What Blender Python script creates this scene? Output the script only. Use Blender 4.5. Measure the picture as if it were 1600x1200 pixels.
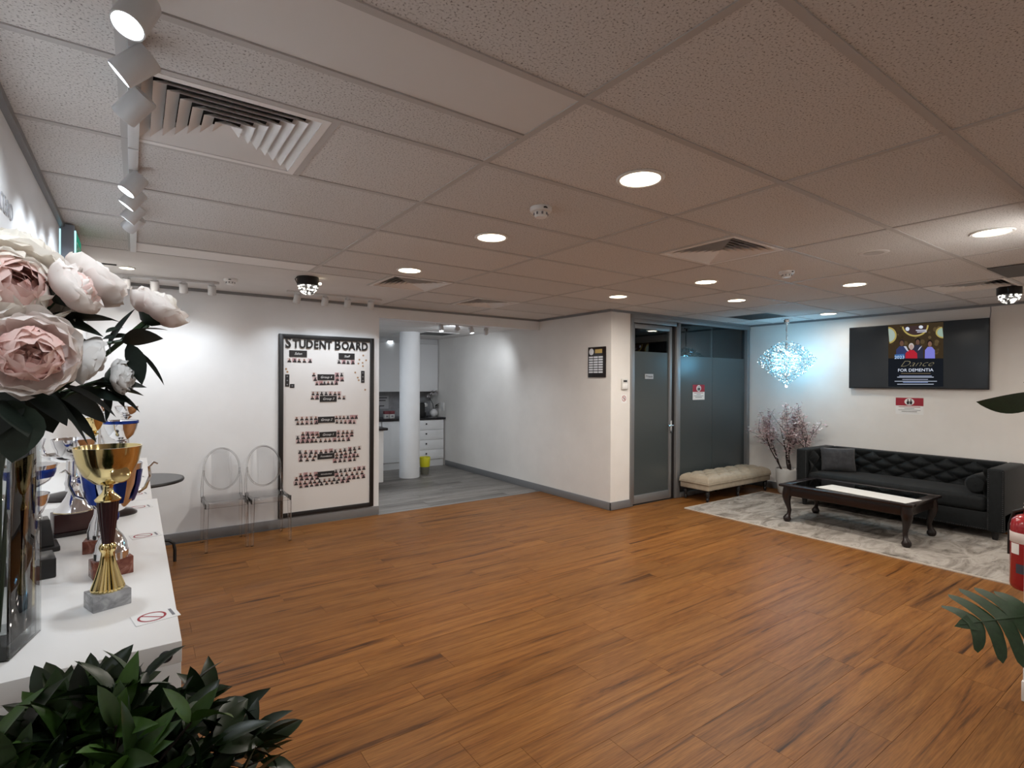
import bpy, bmesh, math, random
from mathutils import Vector, Matrix, Quaternion, noise
R = math.radians
PI = math.pi
rnd = random.Random(7)

for o in list(bpy.data.objects):
    bpy.data.objects.remove(o)
scene = bpy.context.scene
COL = scene.collection

# ------------------------------------------------------------------ camera
CAMH = 1.5779
F_PX, PITCH, ROLL, YAW = 829.83, -0.0041, 0.0052, 0.6153
fwd = Vector((math.sin(YAW) * math.cos(PITCH), math.cos(YAW) * math.cos(PITCH), math.sin(PITCH)))
rgt = Vector((math.cos(YAW), -math.sin(YAW), 0))
up = rgt.cross(fwd)
r2 = rgt * math.cos(ROLL) + up * math.sin(ROLL)
u2 = -rgt * math.sin(ROLL) + up * math.cos(ROLL)
cam_data = bpy.data.cameras.new('camera')
cam = bpy.data.objects.new('camera', cam_data)
COL.objects.link(cam)
cam_data.sensor_fit = 'HORIZONTAL'
cam_data.sensor_width = 36
cam_data.lens = 36 * F_PX / 1600
cam_data.clip_start = 0.02
mw = Matrix((r2, u2, -fwd)).transposed().to_4x4()
mw.translation = (0, 0, CAMH)
cam.matrix_world = mw
scene.camera = cam

# ------------------------------------------------------------------ world, exposure
scene.view_settings.view_transform = 'Standard'
scene.view_settings.look = 'None'
scene.view_settings.gamma = 1
scene.view_settings.use_curve_mapping = False
scene.view_settings.exposure = 0.36
world = bpy.data.worlds.new('world')
scene.world = world
world.use_nodes = True
world.node_tree.nodes['Background'].inputs[0].default_value = (0.6, 0.7, 0.8, 1)
world.node_tree.nodes['Background'].inputs[1].default_value = 0.05

# light levels (watts)
P_DOWN = 12.0      # each recessed downlight
P_SPOT = 14.0      # each track spot
WARM = (1.0, 0.93, 0.85)
COOL = (0.86, 0.93, 1.0)
CYAN = (0.20, 0.66, 1.0)

# room dimensions (metres), x to the right-hand vanishing point, y to the left-hand one
H = 2.478
XL, XS = -0.361, 7.825
YB, XC, YC = 6.06, 4.765, 4.632
YS = -2.2
XK = 2.35            # where the board wall ends and the kitchen opening starts
HK = 2.385           # kitchen ceiling

# ------------------------------------------------------------------ materials
MATS = {}


def mat(name, color=(0.8, 0.8, 0.8), rough=0.5, metal=0.0, spec=0.5, emis=None, estr=0.0, trans=0.0, ior=1.45, coat=0.0):
    if name in MATS:
        return MATS[name]
    m = bpy.data.materials.new(name)
    m.use_nodes = True
    b = m.node_tree.nodes['Principled BSDF']
    b.inputs['Base Color'].default_value = (*color, 1)
    b.inputs['Roughness'].default_value = rough
    b.inputs['Metallic'].default_value = metal
    b.inputs['Specular IOR Level'].default_value = spec
    b.inputs['Transmission Weight'].default_value = trans
    b.inputs['IOR'].default_value = ior
    b.inputs['Coat Weight'].default_value = coat
    if emis:
        b.inputs['Emission Color'].default_value = (*emis, 1)
        b.inputs['Emission Strength'].default_value = estr
    MATS[name] = m
    return m


def nd(m, typ, **kw):
    n = m.node_tree.nodes.new(typ)
    for k, v in kw.items():
        setattr(n, k, v)
    return n


def lk(m, a, b):
    m.node_tree.links.new(a, b)


def ramp(m, fac, stops):
    r = nd(m, 'ShaderNodeValToRGB')
    el = r.color_ramp.elements
    while len(el) < len(stops):
        el.new(0.5)
    for e, (p, c) in zip(el, stops):
        e.position = p
        e.color = (*c, 1)
    lk(m, fac, r.inputs[0])
    return r


def bsdf(m):
    return m.node_tree.nodes['Principled BSDF']


def noisy(name, stops, scale=(5, 5, 5), detail=6, rough=0.6, bump=0.0, coords='Object', rand_off=False, nrough=0.6,
          bump_scale=None, spec=0.4, distort=0.0, metal=0.0):
    """procedural material: stretched noise through a colour ramp, optional bump"""
    m = mat(name, rough=rough, spec=spec, metal=metal)
    tc = nd(m, 'ShaderNodeTexCoord')
    mp = nd(m, 'ShaderNodeMapping')
    mp.inputs['Scale'].default_value = scale
    lk(m, tc.outputs[coords], mp.inputs['Vector'])
    if rand_off:
        oi = nd(m, 'ShaderNodeObjectInfo')
        mu = nd(m, 'ShaderNodeVectorMath', operation='SCALE')
        mu.inputs[0].default_value = (37.0, 91.0, 13.0)
        lk(m, oi.outputs['Random'], mu.inputs['Scale'])
        lk(m, mu.outputs[0], mp.inputs['Location'])
    nz = nd(m, 'ShaderNodeTexNoise')
    nz.inputs['Scale'].default_value = 1.0
    nz.inputs['Detail'].default_value = detail
    nz.inputs['Roughness'].default_value = nrough
    nz.inputs['Distortion'].default_value = distort
    lk(m, mp.outputs[0], nz.inputs['Vector'])
    r = ramp(m, nz.outputs['Fac'], stops)
    lk(m, r.outputs[0], bsdf(m).inputs['Base Color'])
    if bump:
        bp = nd(m, 'ShaderNodeBump')
        bp.inputs['Strength'].default_value = bump
        bp.inputs['Distance'].default_value = 0.002
        lk(m, nz.outputs['Fac'], bp.inputs['Height'])
        lk(m, bp.outputs[0], bsdf(m).inputs['Normal'])
    return m


def plank_mat(name, dark, mid, light, rough, tint_lo, tint_hi):
    m = mat(name, rough=rough, spec=0.22)
    tc = nd(m, 'ShaderNodeTexCoord')
    oi = nd(m, 'ShaderNodeObjectInfo')
    off = nd(m, 'ShaderNodeVectorMath', operation='SCALE')
    off.inputs[0].default_value = (41.0, 67.0, 11.0)
    lk(m, oi.outputs['Random'], off.inputs['Scale'])
    mp = nd(m, 'ShaderNodeMapping')
    mp.inputs['Scale'].default_value = (0.85, 15.0, 1.0)
    lk(m, tc.outputs['Object'], mp.inputs['Vector'])
    lk(m, off.outputs[0], mp.inputs['Location'])
    n1 = nd(m, 'ShaderNodeTexNoise')
    n1.inputs['Scale'].default_value = 1.0
    n1.inputs['Detail'].default_value = 7
    n1.inputs['Roughness'].default_value = 0.62
    n1.inputs['Distortion'].default_value = 1.1
    lk(m, mp.outputs[0], n1.inputs['Vector'])
    r1 = ramp(m, n1.outputs['Fac'], [(0.29, dark), (0.43, mid), (0.72, light)])
    # fine pores along the grain
    mp2 = nd(m, 'ShaderNodeMapping')
    mp2.inputs['Scale'].default_value = (9.0, 190.0, 1.0)
    lk(m, tc.outputs['Object'], mp2.inputs['Vector'])
    lk(m, off.outputs[0], mp2.inputs['Location'])
    n2 = nd(m, 'ShaderNodeTexNoise')
    n2.inputs['Detail'].default_value = 3
    n2.inputs['Scale'].default_value = 1.0
    lk(m, mp2.outputs[0], n2.inputs['Vector'])
    r2_ = ramp(m, n2.outputs['Fac'], [(0.3, (0.62, 0.62, 0.62)), (0.62, (1.08, 1.08, 1.08))])
    mx = nd(m, 'ShaderNodeMixRGB', blend_type='MULTIPLY')
    mx.inputs[0].default_value = 0.8
    lk(m, r1.outputs[0], mx.inputs[1])
    lk(m, r2_.outputs[0], mx.inputs[2])
    rt = ramp(m, oi.outputs['Random'], [(0.0, tint_lo), (1.0, tint_hi)])
    mx2 = nd(m, 'ShaderNodeMixRGB', blend_type='MULTIPLY')
    mx2.inputs[0].default_value = 1.0
    lk(m, mx.outputs[0], mx2.inputs[1])
    lk(m, rt.outputs[0], mx2.inputs[2])
    lk(m, mx2.outputs[0], bsdf(m).inputs['Base Color'])
    bp = nd(m, 'ShaderNodeBump')
    bp.inputs['Strength'].default_value = 0.12
    bp.inputs['Distance'].default_value = 0.001
    lk(m, n2.outputs['Fac'], bp.inputs['Height'])
    lk(m, bp.outputs[0], bsdf(m).inputs['Normal'])
    return m


M_WOOD = plank_mat('timber_plank', (0.030, 0.011, 0.003), (0.185, 0.072, 0.0165), (0.285, 0.128, 0.034), 0.40,
                   (0.90, 0.90, 0.90), (1.07, 1.05, 1.03))
M_GREYWOOD = plank_mat('grey_plank', (0.075, 0.068, 0.062), (0.19, 0.178, 0.165), (0.30, 0.285, 0.27), 0.45,
                       (0.75, 0.75, 0.75), (1.1, 1.1, 1.1))
M_WALL = noisy('wall_paint', [(0.3, (0.735, 0.755, 0.775)), (0.7, (0.785, 0.805, 0.825))], (2.5, 2.5, 2.5), 4, 0.62, 0.05)
M_WALLW = noisy('wall_paint_warm', [(0.3, (0.73, 0.71, 0.68)), (0.7, (0.78, 0.76, 0.73))], (2.5, 2.5, 2.5), 4, 0.62, 0.05)
M_PLASTER = noisy('ceiling_plaster', [(0.3, (0.66, 0.65, 0.64)), (0.7, (0.70, 0.69, 0.68))], (3, 3, 3), 3, 0.8, 0.03)
M_BASE = mat('baseboard_grey', (0.22, 0.225, 0.235), 0.40, 0.3)
M_ALU = mat('grey_aluminium', (0.27, 0.28, 0.29), 0.42, 0.55)
M_TBAR = mat('grid_bar_paint', (0.48, 0.465, 0.455), 0.55)
M_WHITE = mat('white_plastic', (0.78, 0.78, 0.77), 0.4)
M_WHITEPAINT = mat('white_powder_coat', (0.62, 0.63, 0.64), 0.35)
M_DARKGAP = mat('dark_gap', (0.012, 0.012, 0.013), 0.8)
M_BLACK = mat('black_satin', (0.012, 0.012, 0.013), 0.38)
M_BLACKPLASTIC = mat('black_plastic', (0.016, 0.016, 0.018), 0.45)
M_CHROME = mat('chrome', (0.82, 0.82, 0.84), 0.10, 1.0)
M_SILVER = mat('polished_silver', (0.86, 0.86, 0.88), 0.09, 1.0)
M_GOLD = mat('polished_gold', (0.84, 0.69, 0.34), 0.11, 1.0)
M_BLUEMETAL = mat('blue_enamel', (0.012, 0.045, 0.30), 0.12, 0.6)
M_MAROON = mat('maroon_lacquer', (0.028, 0.006, 0.008), 0.3, 0.0, 0.6)
M_CARD = mat('white_card', (0.80, 0.80, 0.79), 0.6)
M_LAMINATE = mat('white_laminate', (0.80, 0.795, 0.785), 0.28)
M_CABINET = mat('white_cabinet', (0.72, 0.735, 0.75), 0.35)
M_RED = mat('sign_red', (0.33, 0.012, 0.03), 0.5)
M_DARKINK = mat('dark_ink', (0.02, 0.018, 0.02), 0.6)
M_GREYINK = mat('grey_ink', (0.20, 0.20, 0.22), 0.6)
M_LIGHTINK = mat('pale_ink', (0.70, 0.70, 0.70), 0.6)


def tile_mat():
    m = mat('acoustic_tile', rough=0.85, spec=0.15)
    tc = nd(m, 'ShaderNodeTexCoord')
    oi = nd(m, 'ShaderNodeObjectInfo')
    nz = nd(m, 'ShaderNodeTexNoise')
    nz.inputs['Scale'].default_value = 150
    nz.inputs['Detail'].default_value = 2
    lk(m, tc.outputs['Object'], nz.inputs['Vector'])
    r = ramp(m, nz.outputs['Fac'], [(0.30, (0.22, 0.21, 0.205)), (0.43, (0.66, 0.65, 0.64)), (0.7, (0.72, 0.71, 0.70))])
    rt = ramp(m, oi.outputs['Random'], [(0, (0.93, 0.93, 0.93)), (1, (1.04, 1.03, 1.02))])
    mx = nd(m, 'ShaderNodeMixRGB', blend_type='MULTIPLY')
    mx.inputs[0].default_value = 1
    lk(m, r.outputs[0], mx.inputs[1])
    lk(m, rt.outputs[0], mx.inputs[2])
    lk(m, mx.outputs[0], bsdf(m).inputs['Base Color'])
    bp = nd(m, 'ShaderNodeBump')
    bp.inputs['Strength'].default_value = 0.25
    bp.inputs['Distance'].default_value = 0.002
    lk(m, nz.outputs['Fac'], bp.inputs['Height'])
    lk(m, bp.outputs[0], bsdf(m).inputs['Normal'])
    return m


M_TILE = tile_mat()
M_TILESMOOTH = mat('smooth_tile', (0.70, 0.69, 0.68), 0.7, spec=0.2)
M_FILLER = mat('pale_filler', (0.80, 0.79, 0.78), 0.6)


def clear_mat(name, tint, fres_ior=1.5, rough=0.02, edge=None):
    """thin clear sheet: see-through with a real fresnel reflection"""
    m = bpy.data.materials.new(name)
    m.use_nodes = True
    nt = m.node_tree
    nt.nodes.remove(nt.nodes['Principled BSDF'])
    out = nt.nodes['Material Output']
    fr = nd(m, 'ShaderNodeFresnel')
    fr.inputs['IOR'].default_value = fres_ior
    tr = nd(m, 'ShaderNodeBsdfTransparent')
    if edge:
        lw = nd(m, 'ShaderNodeLayerWeight')
        lw.inputs['Blend'].default_value = 0.25
        r = ramp(m, lw.outputs['Facing'], [(0.35, tint), (0.95, edge)])
        lk(m, r.outputs[0], tr.inputs['Color'])
    else:
        tr.inputs['Color'].default_value = (*tint, 1)
    gl = nd(m, 'ShaderNodeBsdfGlossy')
    gl.inputs['Roughness'].default_value = rough
    mx = nd(m, 'ShaderNodeMixShader')
    lk(m, fr.outputs[0], mx.inputs[0])
    lk(m, tr.outputs[0], mx.inputs[1])
    lk(m, gl.outputs[0], mx.inputs[2])
    lk(m, mx.outputs[0], out.inputs['Surface'])
    MATS[name] = m
    return m


M_ACRYLIC = clear_mat('clear_acrylic', (0.975, 0.977, 0.98), 1.75, 0.02, (0.30, 0.31, 0.33))
M_VASEGLASS = clear_mat('vase_glass', (0.90, 0.915, 0.915), 1.5, 0.02, (0.40, 0.43, 0.43))
M_CLEARPANE = clear_mat('clear_pane', (0.62, 0.68, 0.70), 1.6, 0.01)
M_TABLEGLASS = clear_mat('table_glass', (0.80, 0.86, 0.86), 1.55, 0.01)
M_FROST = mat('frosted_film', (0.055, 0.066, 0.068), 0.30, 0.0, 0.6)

M_SOFA = noisy('charcoal_velvet', [(0.3, (0.006, 0.0075, 0.0085)), (0.7, (0.0115, 0.0140, 0.0155))], (30, 30, 30), 4, 0.7, 0.1, spec=0.25)
bsdf(M_SOFA).inputs['Sheen Weight'].default_value = 0.08
bsdf(M_SOFA).inputs['Sheen Roughness'].default_value = 0.4
M_CUSHION = noisy('grey_velvet', [(0.3, (0.030, 0.032, 0.037)), (0.7, (0.052, 0.054, 0.060))], (20, 20, 20), 4, 0.8, 0.1, spec=0.2)
bsdf(M_CUSHION).inputs['Sheen Weight'].default_value = 0.3
M_LEATHER = noisy('cream_leather', [(0.3, (0.36, 0.305, 0.23)), (0.7, (0.44, 0.38, 0.295))], (14, 14, 14), 5, 0.42, 0.1)
M_MAHOG = noisy('dark_mahogany', [(0.3, (0.006, 0.003, 0.0028)), (0.7, (0.014, 0.006, 0.005))], (6, 40, 6), 5, 0.28, 0.05, spec=0.55)
M_MARBLEGREY = noisy('grey_marble', [(0.25, (0.16, 0.165, 0.175)), (0.55, (0.36, 0.365, 0.375)), (0.75, (0.52, 0.52, 0.53))],
                     (26, 26, 40), 8, 0.25, distort=1.5)
M_MARBLERED = noisy('red_marble', [(0.25, (0.085, 0.022, 0.016)), (0.5, (0.22, 0.075, 0.05)), (0.72, (0.42, 0.22, 0.17))],
                    (24, 24, 24), 8, 0.25, distort=2.0)
M_RUG = noisy('distressed_rug', [(0.30, (0.10, 0.085, 0.072)), (0.46, (0.27, 0.245, 0.218)), (0.58, (0.40, 0.37, 0.335)), (0.75, (0.19, 0.168, 0.148))],
              (2.2, 5.0, 3), 9, 0.95, 0.3, distort=1.6, spec=0.1, nrough=0.68)
M_RUGEDGE = mat('rug_binding', (0.55, 0.50, 0.43), 0.9)
M_POT = noisy('pale_pot', [(0.3, (0.48, 0.48, 0.47)), (0.7, (0.58, 0.58, 0.565))], (6, 6, 3), 4, 0.55, 0.05)
M_PEBBLE = mat('white_pebble', (0.75, 0.74, 0.72), 0.6)
M_BARK = noisy('dark_bark', [(0.3, (0.018, 0.013, 0.012)), (0.7, (0.055, 0.040, 0.036))], (40, 40, 15), 4, 0.9, 0.3)
M_BLOSSOM = mat('blossom_pink', (0.74, 0.56, 0.58), 0.7)
M_SPLASH = noisy('grey_splashback', [(0.3, (0.20, 0.205, 0.22)), (0.7, (0.30, 0.305, 0.32))], (5, 5, 5), 6, 0.3, distort=1.2)
M_BENCHTOP = noisy('black_stone', [(0.3, (0.008, 0.008, 0.010)), (0.7, (0.024, 0.022, 0.026))], (60, 60, 60), 3, 0.2)
M_YELLOW = mat('yellow_bin_bag', (0.62, 0.60, 0.02), 0.4)
M_BINGREY = mat('bin_grey_mesh', (0.16, 0.16, 0.13), 0.5)
M_EXTRED = mat('extinguisher_red', (0.27, 0.010, 0.014), 0.25, coat=0.5)


def leaf_mat(name, lo, hi, rough=0.42):
    m = mat(name, rough=rough, spec=0.4)
    oi = nd(m, 'ShaderNodeObjectInfo')
    r = ramp(m, oi.outputs['Random'], [(0.0, lo), (0.72, tuple((a + b) / 2 for a, b in zip(lo, hi))), (0.86, hi)])
    tc = nd(m, 'ShaderNodeTexCoord')
    nz = nd(m, 'ShaderNodeTexNoise')
    nz.inputs['Scale'].default_value = 60
    lk(m, tc.outputs['Object'], nz.inputs['Vector'])
    rr = ramp(m, nz.outputs['Fac'], [(0.3, (0.75, 0.75, 0.75)), (0.7, (1.1, 1.1, 1.1))])
    mx = nd(m, 'ShaderNodeMixRGB', blend_type='MULTIPLY')
    mx.inputs[0].default_value = 1
    lk(m, r.outputs[0], mx.inputs[1])
    lk(m, rr.outputs[0], mx.inputs[2])
    lk(m, mx.outputs[0], bsdf(m).inputs['Base Color'])
    return m


M_LEAF = leaf_mat('ficus_leaf', (0.006, 0.014, 0.006), (0.055, 0.135, 0.022), 0.36)
M_PEONYLEAF = leaf_mat('peony_leaf', (0.008, 0.014, 0.011), (0.018, 0.030, 0.020), 0.55)
M_MONSTERA = leaf_mat('monstera_leaf', (0.012, 0.034, 0.014), (0.024, 0.055, 0.020), 0.55)
M_STEM = mat('green_stem', (0.020, 0.045, 0.015), 0.5)


def petal_mat(name, base, mid, tip):
    m = mat(name, rough=0.75, spec=0.12)
    nt = m.node_tree
    tc = nd(m, 'ShaderNodeTexCoord')
    sp = nd(m, 'ShaderNodeSeparateXYZ')
    lk(m, tc.outputs['Generated'], sp.inputs[0])
    r = ramp(m, sp.outputs['Z'], [(0.0, base), (0.42, mid), (0.8, tip)])
    lk(m, r.outputs[0], bsdf(m).inputs['Base Color'])
    tl = nd(m, 'ShaderNodeBsdfTranslucent')        # thin silk lets light through
    lk(m, r.outputs[0], tl.inputs['Color'])
    mx = nd(m, 'ShaderNodeMixShader')
    mx.inputs[0].default_value = 0.35
    lk(m, bsdf(m).outputs[0], mx.inputs[1])
    lk(m, tl.outputs[0], mx.inputs[2])
    lk(m, mx.outputs[0], nt.nodes['Material Output'].inputs['Surface'])
    return m


M_PET_CREAM = petal_mat('petal_cream', (0.78, 0.55, 0.46), (0.84, 0.76, 0.68), (0.88, 0.84, 0.77))
M_PET_PINK = petal_mat('petal_pink', (0.80, 0.27, 0.24), (0.86, 0.47, 0.42), (0.90, 0.70, 0.65))
M_PET_BLUSH = petal_mat('petal_blush', (0.78, 0.52, 0.48), (0.84, 0.72, 0.68), (0.88, 0.83, 0.79))
M_PET_WHITE = petal_mat('petal_white', (0.66, 0.60, 0.56), (0.76, 0.73, 0.70), (0.80, 0.79, 0.77))


def emit(name, color, strength):
    m = bpy.data.materials.new(name)
    m.use_nodes = True
    nt = m.node_tree
    nt.nodes.remove(nt.nodes['Principled BSDF'])
    e = nd(m, 'ShaderNodeEmission')
    e.inputs[0].default_value = (*color, 1)
    e.inputs[1].default_value = strength
    lk(m, e.outputs[0], nt.nodes['Material Output'].inputs['Surface'])
    MATS[name] = m
    return m


M_GLOWWARM = emit('downlight_glow', (1.0, 0.86, 0.62), 9.0)
M_GLOWCOOL = emit('spot_glow', (0.90, 0.96, 1.0), 12.0)
M_CRYSTAL = emit('lit_crystal', (0.26, 0.66, 0.86), 0.85)
M_CRYSTALHOT = emit('lit_crystal_bright', (0.80, 0.95, 1.0), 2.6)
M_CRYSTALDIM = clear_mat('dim_crystal', (0.55, 0.80, 0.90), 1.8, 0.05)
M_EXITGREEN = emit('exit_green', (0.05, 0.36, 0.22), 0.5)
M_EXITEDGE = emit('exit_edge', (0.45, 0.88, 1.0), 1.3)

# ------------------------------------------------------------------ mesh helpers


class MB:
    def __init__(s):
        s.v, s.f, s.m = [], [], []

    def add(s, vs, fs, mi=0):
        k = len(s.v)
        s.v += [tuple(v) for v in vs]
        s.f += [tuple(i + k for i in f) for f in fs]
        s.m += [mi] * len(fs)
        return s

    def box(s, x0, x1, y0, y1, z0, z1, mi=0):
        vs = [(x, y, z) for z in (z0, z1) for y in (y0, y1) for x in (x0, x1)]
        return s.add(vs, [(0, 2, 3, 1), (4, 5, 7, 6), (0, 1, 5, 4), (2, 6, 7, 3), (0, 4, 6, 2), (1, 3, 7, 5)], mi)

    def cbox(s, cx, cy, cz, sx, sy, sz, mi=0):
        return s.box(cx - sx / 2, cx + sx / 2, cy - sy / 2, cy + sy / 2, cz - sz / 2, cz + sz / 2, mi)

    def lathe(s, prof, n=24, cx=0, cy=0, mi=0, flute=0, nf=0, cap=True):
        vs, fs = [], []
        for r, z in prof:
            for i in range(n):
                a = 2 * PI * i / n
                rr = r * (1 + (flute * math.cos(a * nf) if nf else 0))
                vs.append((cx + rr * math.cos(a), cy + rr * math.sin(a), z))
        for j in range(len(prof) - 1):
            for i in range(n):
                k = (i + 1) % n
                fs.append((j * n + i, j * n + k, (j + 1) * n + k, (j + 1) * n + i))
        if cap:
            if prof[0][0] > 1e-5:
                fs.append(tuple(range(n - 1, -1, -1)))
            if prof[-1][0] > 1e-5:
                fs.append(tuple((len(prof) - 1) * n + i for i in range(n)))
        return s.add(vs, fs, mi)

    def tube(s, pts, rad, n=8, mi=0, cap=True):
        pts = [Vector(p) for p in pts]
        if not isinstance(rad, (list, tuple)):
            rad = [rad] * len(pts)
        vs, fs = [], []
        t0 = (pts[1] - pts[0]).normalized()
        ref = Vector((0, 0, 1)) if abs(t0.z) < 0.9 else Vector((1, 0, 0))
        u = t0.cross(ref).normalized()
        for i, p in enumerate(pts):
            t = (pts[min(i + 1, len(pts) - 1)] - pts[max(i - 1, 0)]).normalized()
            u = (u - t * u.dot(t)).normalized()
            w = t.cross(u)
            for k in range(n):
                a = 2 * PI * k / n
                vs.append(p + (u * math.cos(a) + w * math.sin(a)) * rad[i])
        for j in range(len(pts) - 1):
            for k in range(n):
                q = (k + 1) % n
                fs.append((j * n + k, j * n + q, (j + 1) * n + q, (j + 1) * n + k))
        if cap:
            fs.append(tuple(range(n - 1, -1, -1)))
            fs.append(tuple((len(pts) - 1) * n + i for i in range(n)))
        return s.add(vs, fs, mi)

    def prism(s, poly, z0, z1, mi=0):
        n = len(poly)
        vs = [(x, y, z0) for x, y in poly] + [(x, y, z1) for x, y in poly]
        fs = [tuple(range(n - 1, -1, -1)), tuple(range(n, 2 * n))]
        fs += [(i, (i + 1) % n, n + (i + 1) % n, n + i) for i in range(n)]
        return s.add(vs, fs, mi)

    def grid(s, nu, nv, fn, mi=0):
        vs = [fn(i / nu, j / nv) for j in range(nv + 1) for i in range(nu + 1)]
        w = nu + 1
        fs = [(j * w + i, j * w + i + 1, (j + 1) * w + i + 1, (j + 1) * w + i) for j in range(nv) for i in range(nu)]
        return s.add(vs, fs, mi)

    def ball(s, c, r, n=10, m=6, mi=0, sq=(1, 1, 1)):
        prof = []
        vs, fs = [], []
        for j in range(m + 1):
            a = -PI / 2 + PI * j / m
            for i in range(n):
                b = 2 * PI * i / n
                vs.append((c[0] + sq[0] * r * math.cos(a) * math.cos(b), c[1] + sq[1] * r * math.cos(a) * math.sin(b), c[2] + sq[2] * r * math.sin(a)))
        for j in range(m):
            for i in range(n):
                k = (i + 1) % n
                fs.append((j * n + i, j * n + k, (j + 1) * n + k, (j + 1) * n + i))
        return s.add(vs, fs, mi)

    def mesh(s, name, mats, smooth=False, bevel=0.0, seg=2, merge=False):
        me = bpy.data.meshes.new(name)
        me.from_pydata(s.v, [], s.f)
        if not isinstance(mats, (list, tuple)):
            mats = [mats]
        for m in mats:
            me.materials.append(m)
        for p, mi in zip(me.polygons, s.m):
            p.material_index = mi
        bm = bmesh.new()
        bm.from_mesh(me)
        if merge or bevel:
            bmesh.ops.remove_doubles(bm, verts=bm.verts, dist=1e-5)
        bmesh.ops.recalc_face_normals(bm, faces=bm.faces)
        if bevel:
            es = [e for e in bm.edges if len(e.link_faces) == 2 and e.calc_face_angle(0) > R(30)]
            bmesh.ops.bevel(bm, geom=es, offset=bevel, segments=seg, profile=0.5, affect='EDGES', clamp_overlap=True)
        bm.to_mesh(me)
        bm.free()
        if smooth or bevel:
            for p in me.polygons:
                p.use_smooth = True
            me.set_sharp_from_angle(angle=R(42))
        return me

    def build(s, name, mats, parent=None, smooth=False, bevel=0.0, seg=2, merge=False):
        return link(name, s.mesh(name, mats, smooth, bevel, seg, merge), parent)


def link(name, me, parent=None, loc=None, rot=None, scale=None):
    o = bpy.data.objects.new(name, me)
    COL.objects.link(o)
    if parent:
        o.parent = parent
    if loc is not None:
        o.location = loc
    if rot is not None:
        if isinstance(rot, Quaternion):
            o.rotation_mode = 'QUATERNION'
            o.rotation_quaternion = rot
        else:
            o.rotation_euler = rot
    if scale is not None:
        o.scale = scale if isinstance(scale, (tuple, list)) else (scale,) * 3
    return o


def tag(o, label, cat, group=None):
    o['label'] = label
    o['category'] = cat
    if group:
        o['group'] = group
    return o


def thing(name, label, cat, loc=(0, 0, 0), rotz=0, group=None):
    o = bpy.data.objects.new(name, None)
    o.empty_display_size = 0.05
    COL.objects.link(o)
    o.location = loc
    o.rotation_euler = (0, 0, rotz)
    return tag(o, label, cat, group)


def copy_tree(o, parent=None):
    c = o.copy()
    COL.objects.link(c)
    c.parent = parent
    for ch in list(o.children):
        copy_tree(ch, c)
    return c


def struct(o):
    o['kind'] = 'structure'
    return o


def lamp(name, kind, parent, loc, power, color, rot=None, **kw):
    l = bpy.data.lights.new(name, kind)
    l.energy = power
    l.color = color
    for k, v in kw.items():
        setattr(l, k, v)
    o = bpy.data.objects.new(name, l)
    COL.objects.link(o)
    o.parent = parent
    o.location = loc
    if rot is not None:
        o.rotation_mode = 'QUATERNION'
        o.rotation_quaternion = rot
    return o


def text(name, body, size, parent, loc, rot, m, extrude=0.0, align='CENTER', shear=0.0, sx=1.0, space=1.0, offset=0.0):
    cu = bpy.data.curves.new(name, 'FONT')
    cu.body = body
    cu.size = size
    cu.align_x = align
    cu.align_y = 'CENTER'
    cu.extrude = extrude
    cu.shear = shear
    cu.offset = offset
    cu.space_character = space
    cu.resolution_u = 3
    t = bpy.data.objects.new(name, cu)
    COL.objects.link(t)
    bpy.context.view_layer.update()
    me = bpy.data.meshes.new_from_object(t.evaluated_get(bpy.context.evaluated_depsgraph_get()))
    bpy.data.objects.remove(t)
    me.materials.clear()
    me.materials.append(m)
    return link(name, me, parent, loc, rot, (sx, 1, 1))


RX = R(90)                    # upright text facing -y
ROT_Y = (RX, 0, 0)
ROT_W = (RX, 0, R(-90))       # upright, facing -x (on the sofa wall, the corner wall)
ROT_E = (RX, 0, R(90))        # upright, facing +x (on the left wall)

# ================================================================== SETTING
floor = struct(MB().box(XL, XS, YS, YB - 0.03, -0.06, -0.004).build('floor', M_WOOD))
PW, PL = 0.182, 1.22


def lay_planks(parent, m, x0, x1, y0, y1, clip, seed, pw=PW, pl=PL):
    rr = random.Random(seed)
    cache = {}
    j = 0
    y = y1
    while y > y0 + 0.01:
        ya = max(y - pw, y0)
        off = rr.random() * pl
        x = x0 - off
        while x < x1 - 0.01:
            a, b = max(x, x0), min(x + pl, x1)
            a, b = clip(a, b, ya, y)
            if b - a > 0.03:
                g = 0.0002
                key = (round(b - a, 3), round(y - ya, 3))
                if key not in cache:
                    hx, hy = (b - a) / 2 - g, (y - ya) / 2 - g
                    c = 0.0006
                    mb = MB()
                    vs = [(-hx, -hy, -0.0035), (hx, -hy, -0.0035), (hx, hy, -0.0035), (-hx, hy, -0.0035),
                          (-hx + c, -hy + c, 0), (hx - c, -hy + c, 0), (hx - c, hy - c, 0), (-hx + c, hy - c, 0)]
                    mb.add(vs, [(4, 5, 6, 7), (0, 1, 5, 4), (1, 2, 6, 5), (2, 3, 7, 6), (3, 0, 4, 7)])
                    cache[key] = mb.mesh('floor_plank', m)
                link('floor_plank', cache[key], parent, ((a + b) / 2, (y + ya) / 2, 0))
            x += pl
        y = ya


def clip_main(a, b, ya, yb):
    if (ya + yb) / 2 > YC + 0.02:
        b = min(b, XC)
    return a, b


lay_planks(floor, M_WOOD, XL, XS, -0.25, YB - 0.03, clip_main, 3)
kfloor = struct(MB().box(1.3, XC, YB - 0.03, 9.56, -0.06, -0.004).build('floor_kitchen', M_GREYWOOD))
lay_planks(kfloor, M_GREYWOOD, 1.3, XC, YB - 0.03, 8.98, lambda a, b, c, d: (a, b), 5)
struct(MB().box(XK - 0.02, XC, YB - 0.05, YB - 0.015, -0.002, 0.004).build('trim_1', M_ALU, bevel=0.002))

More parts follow.
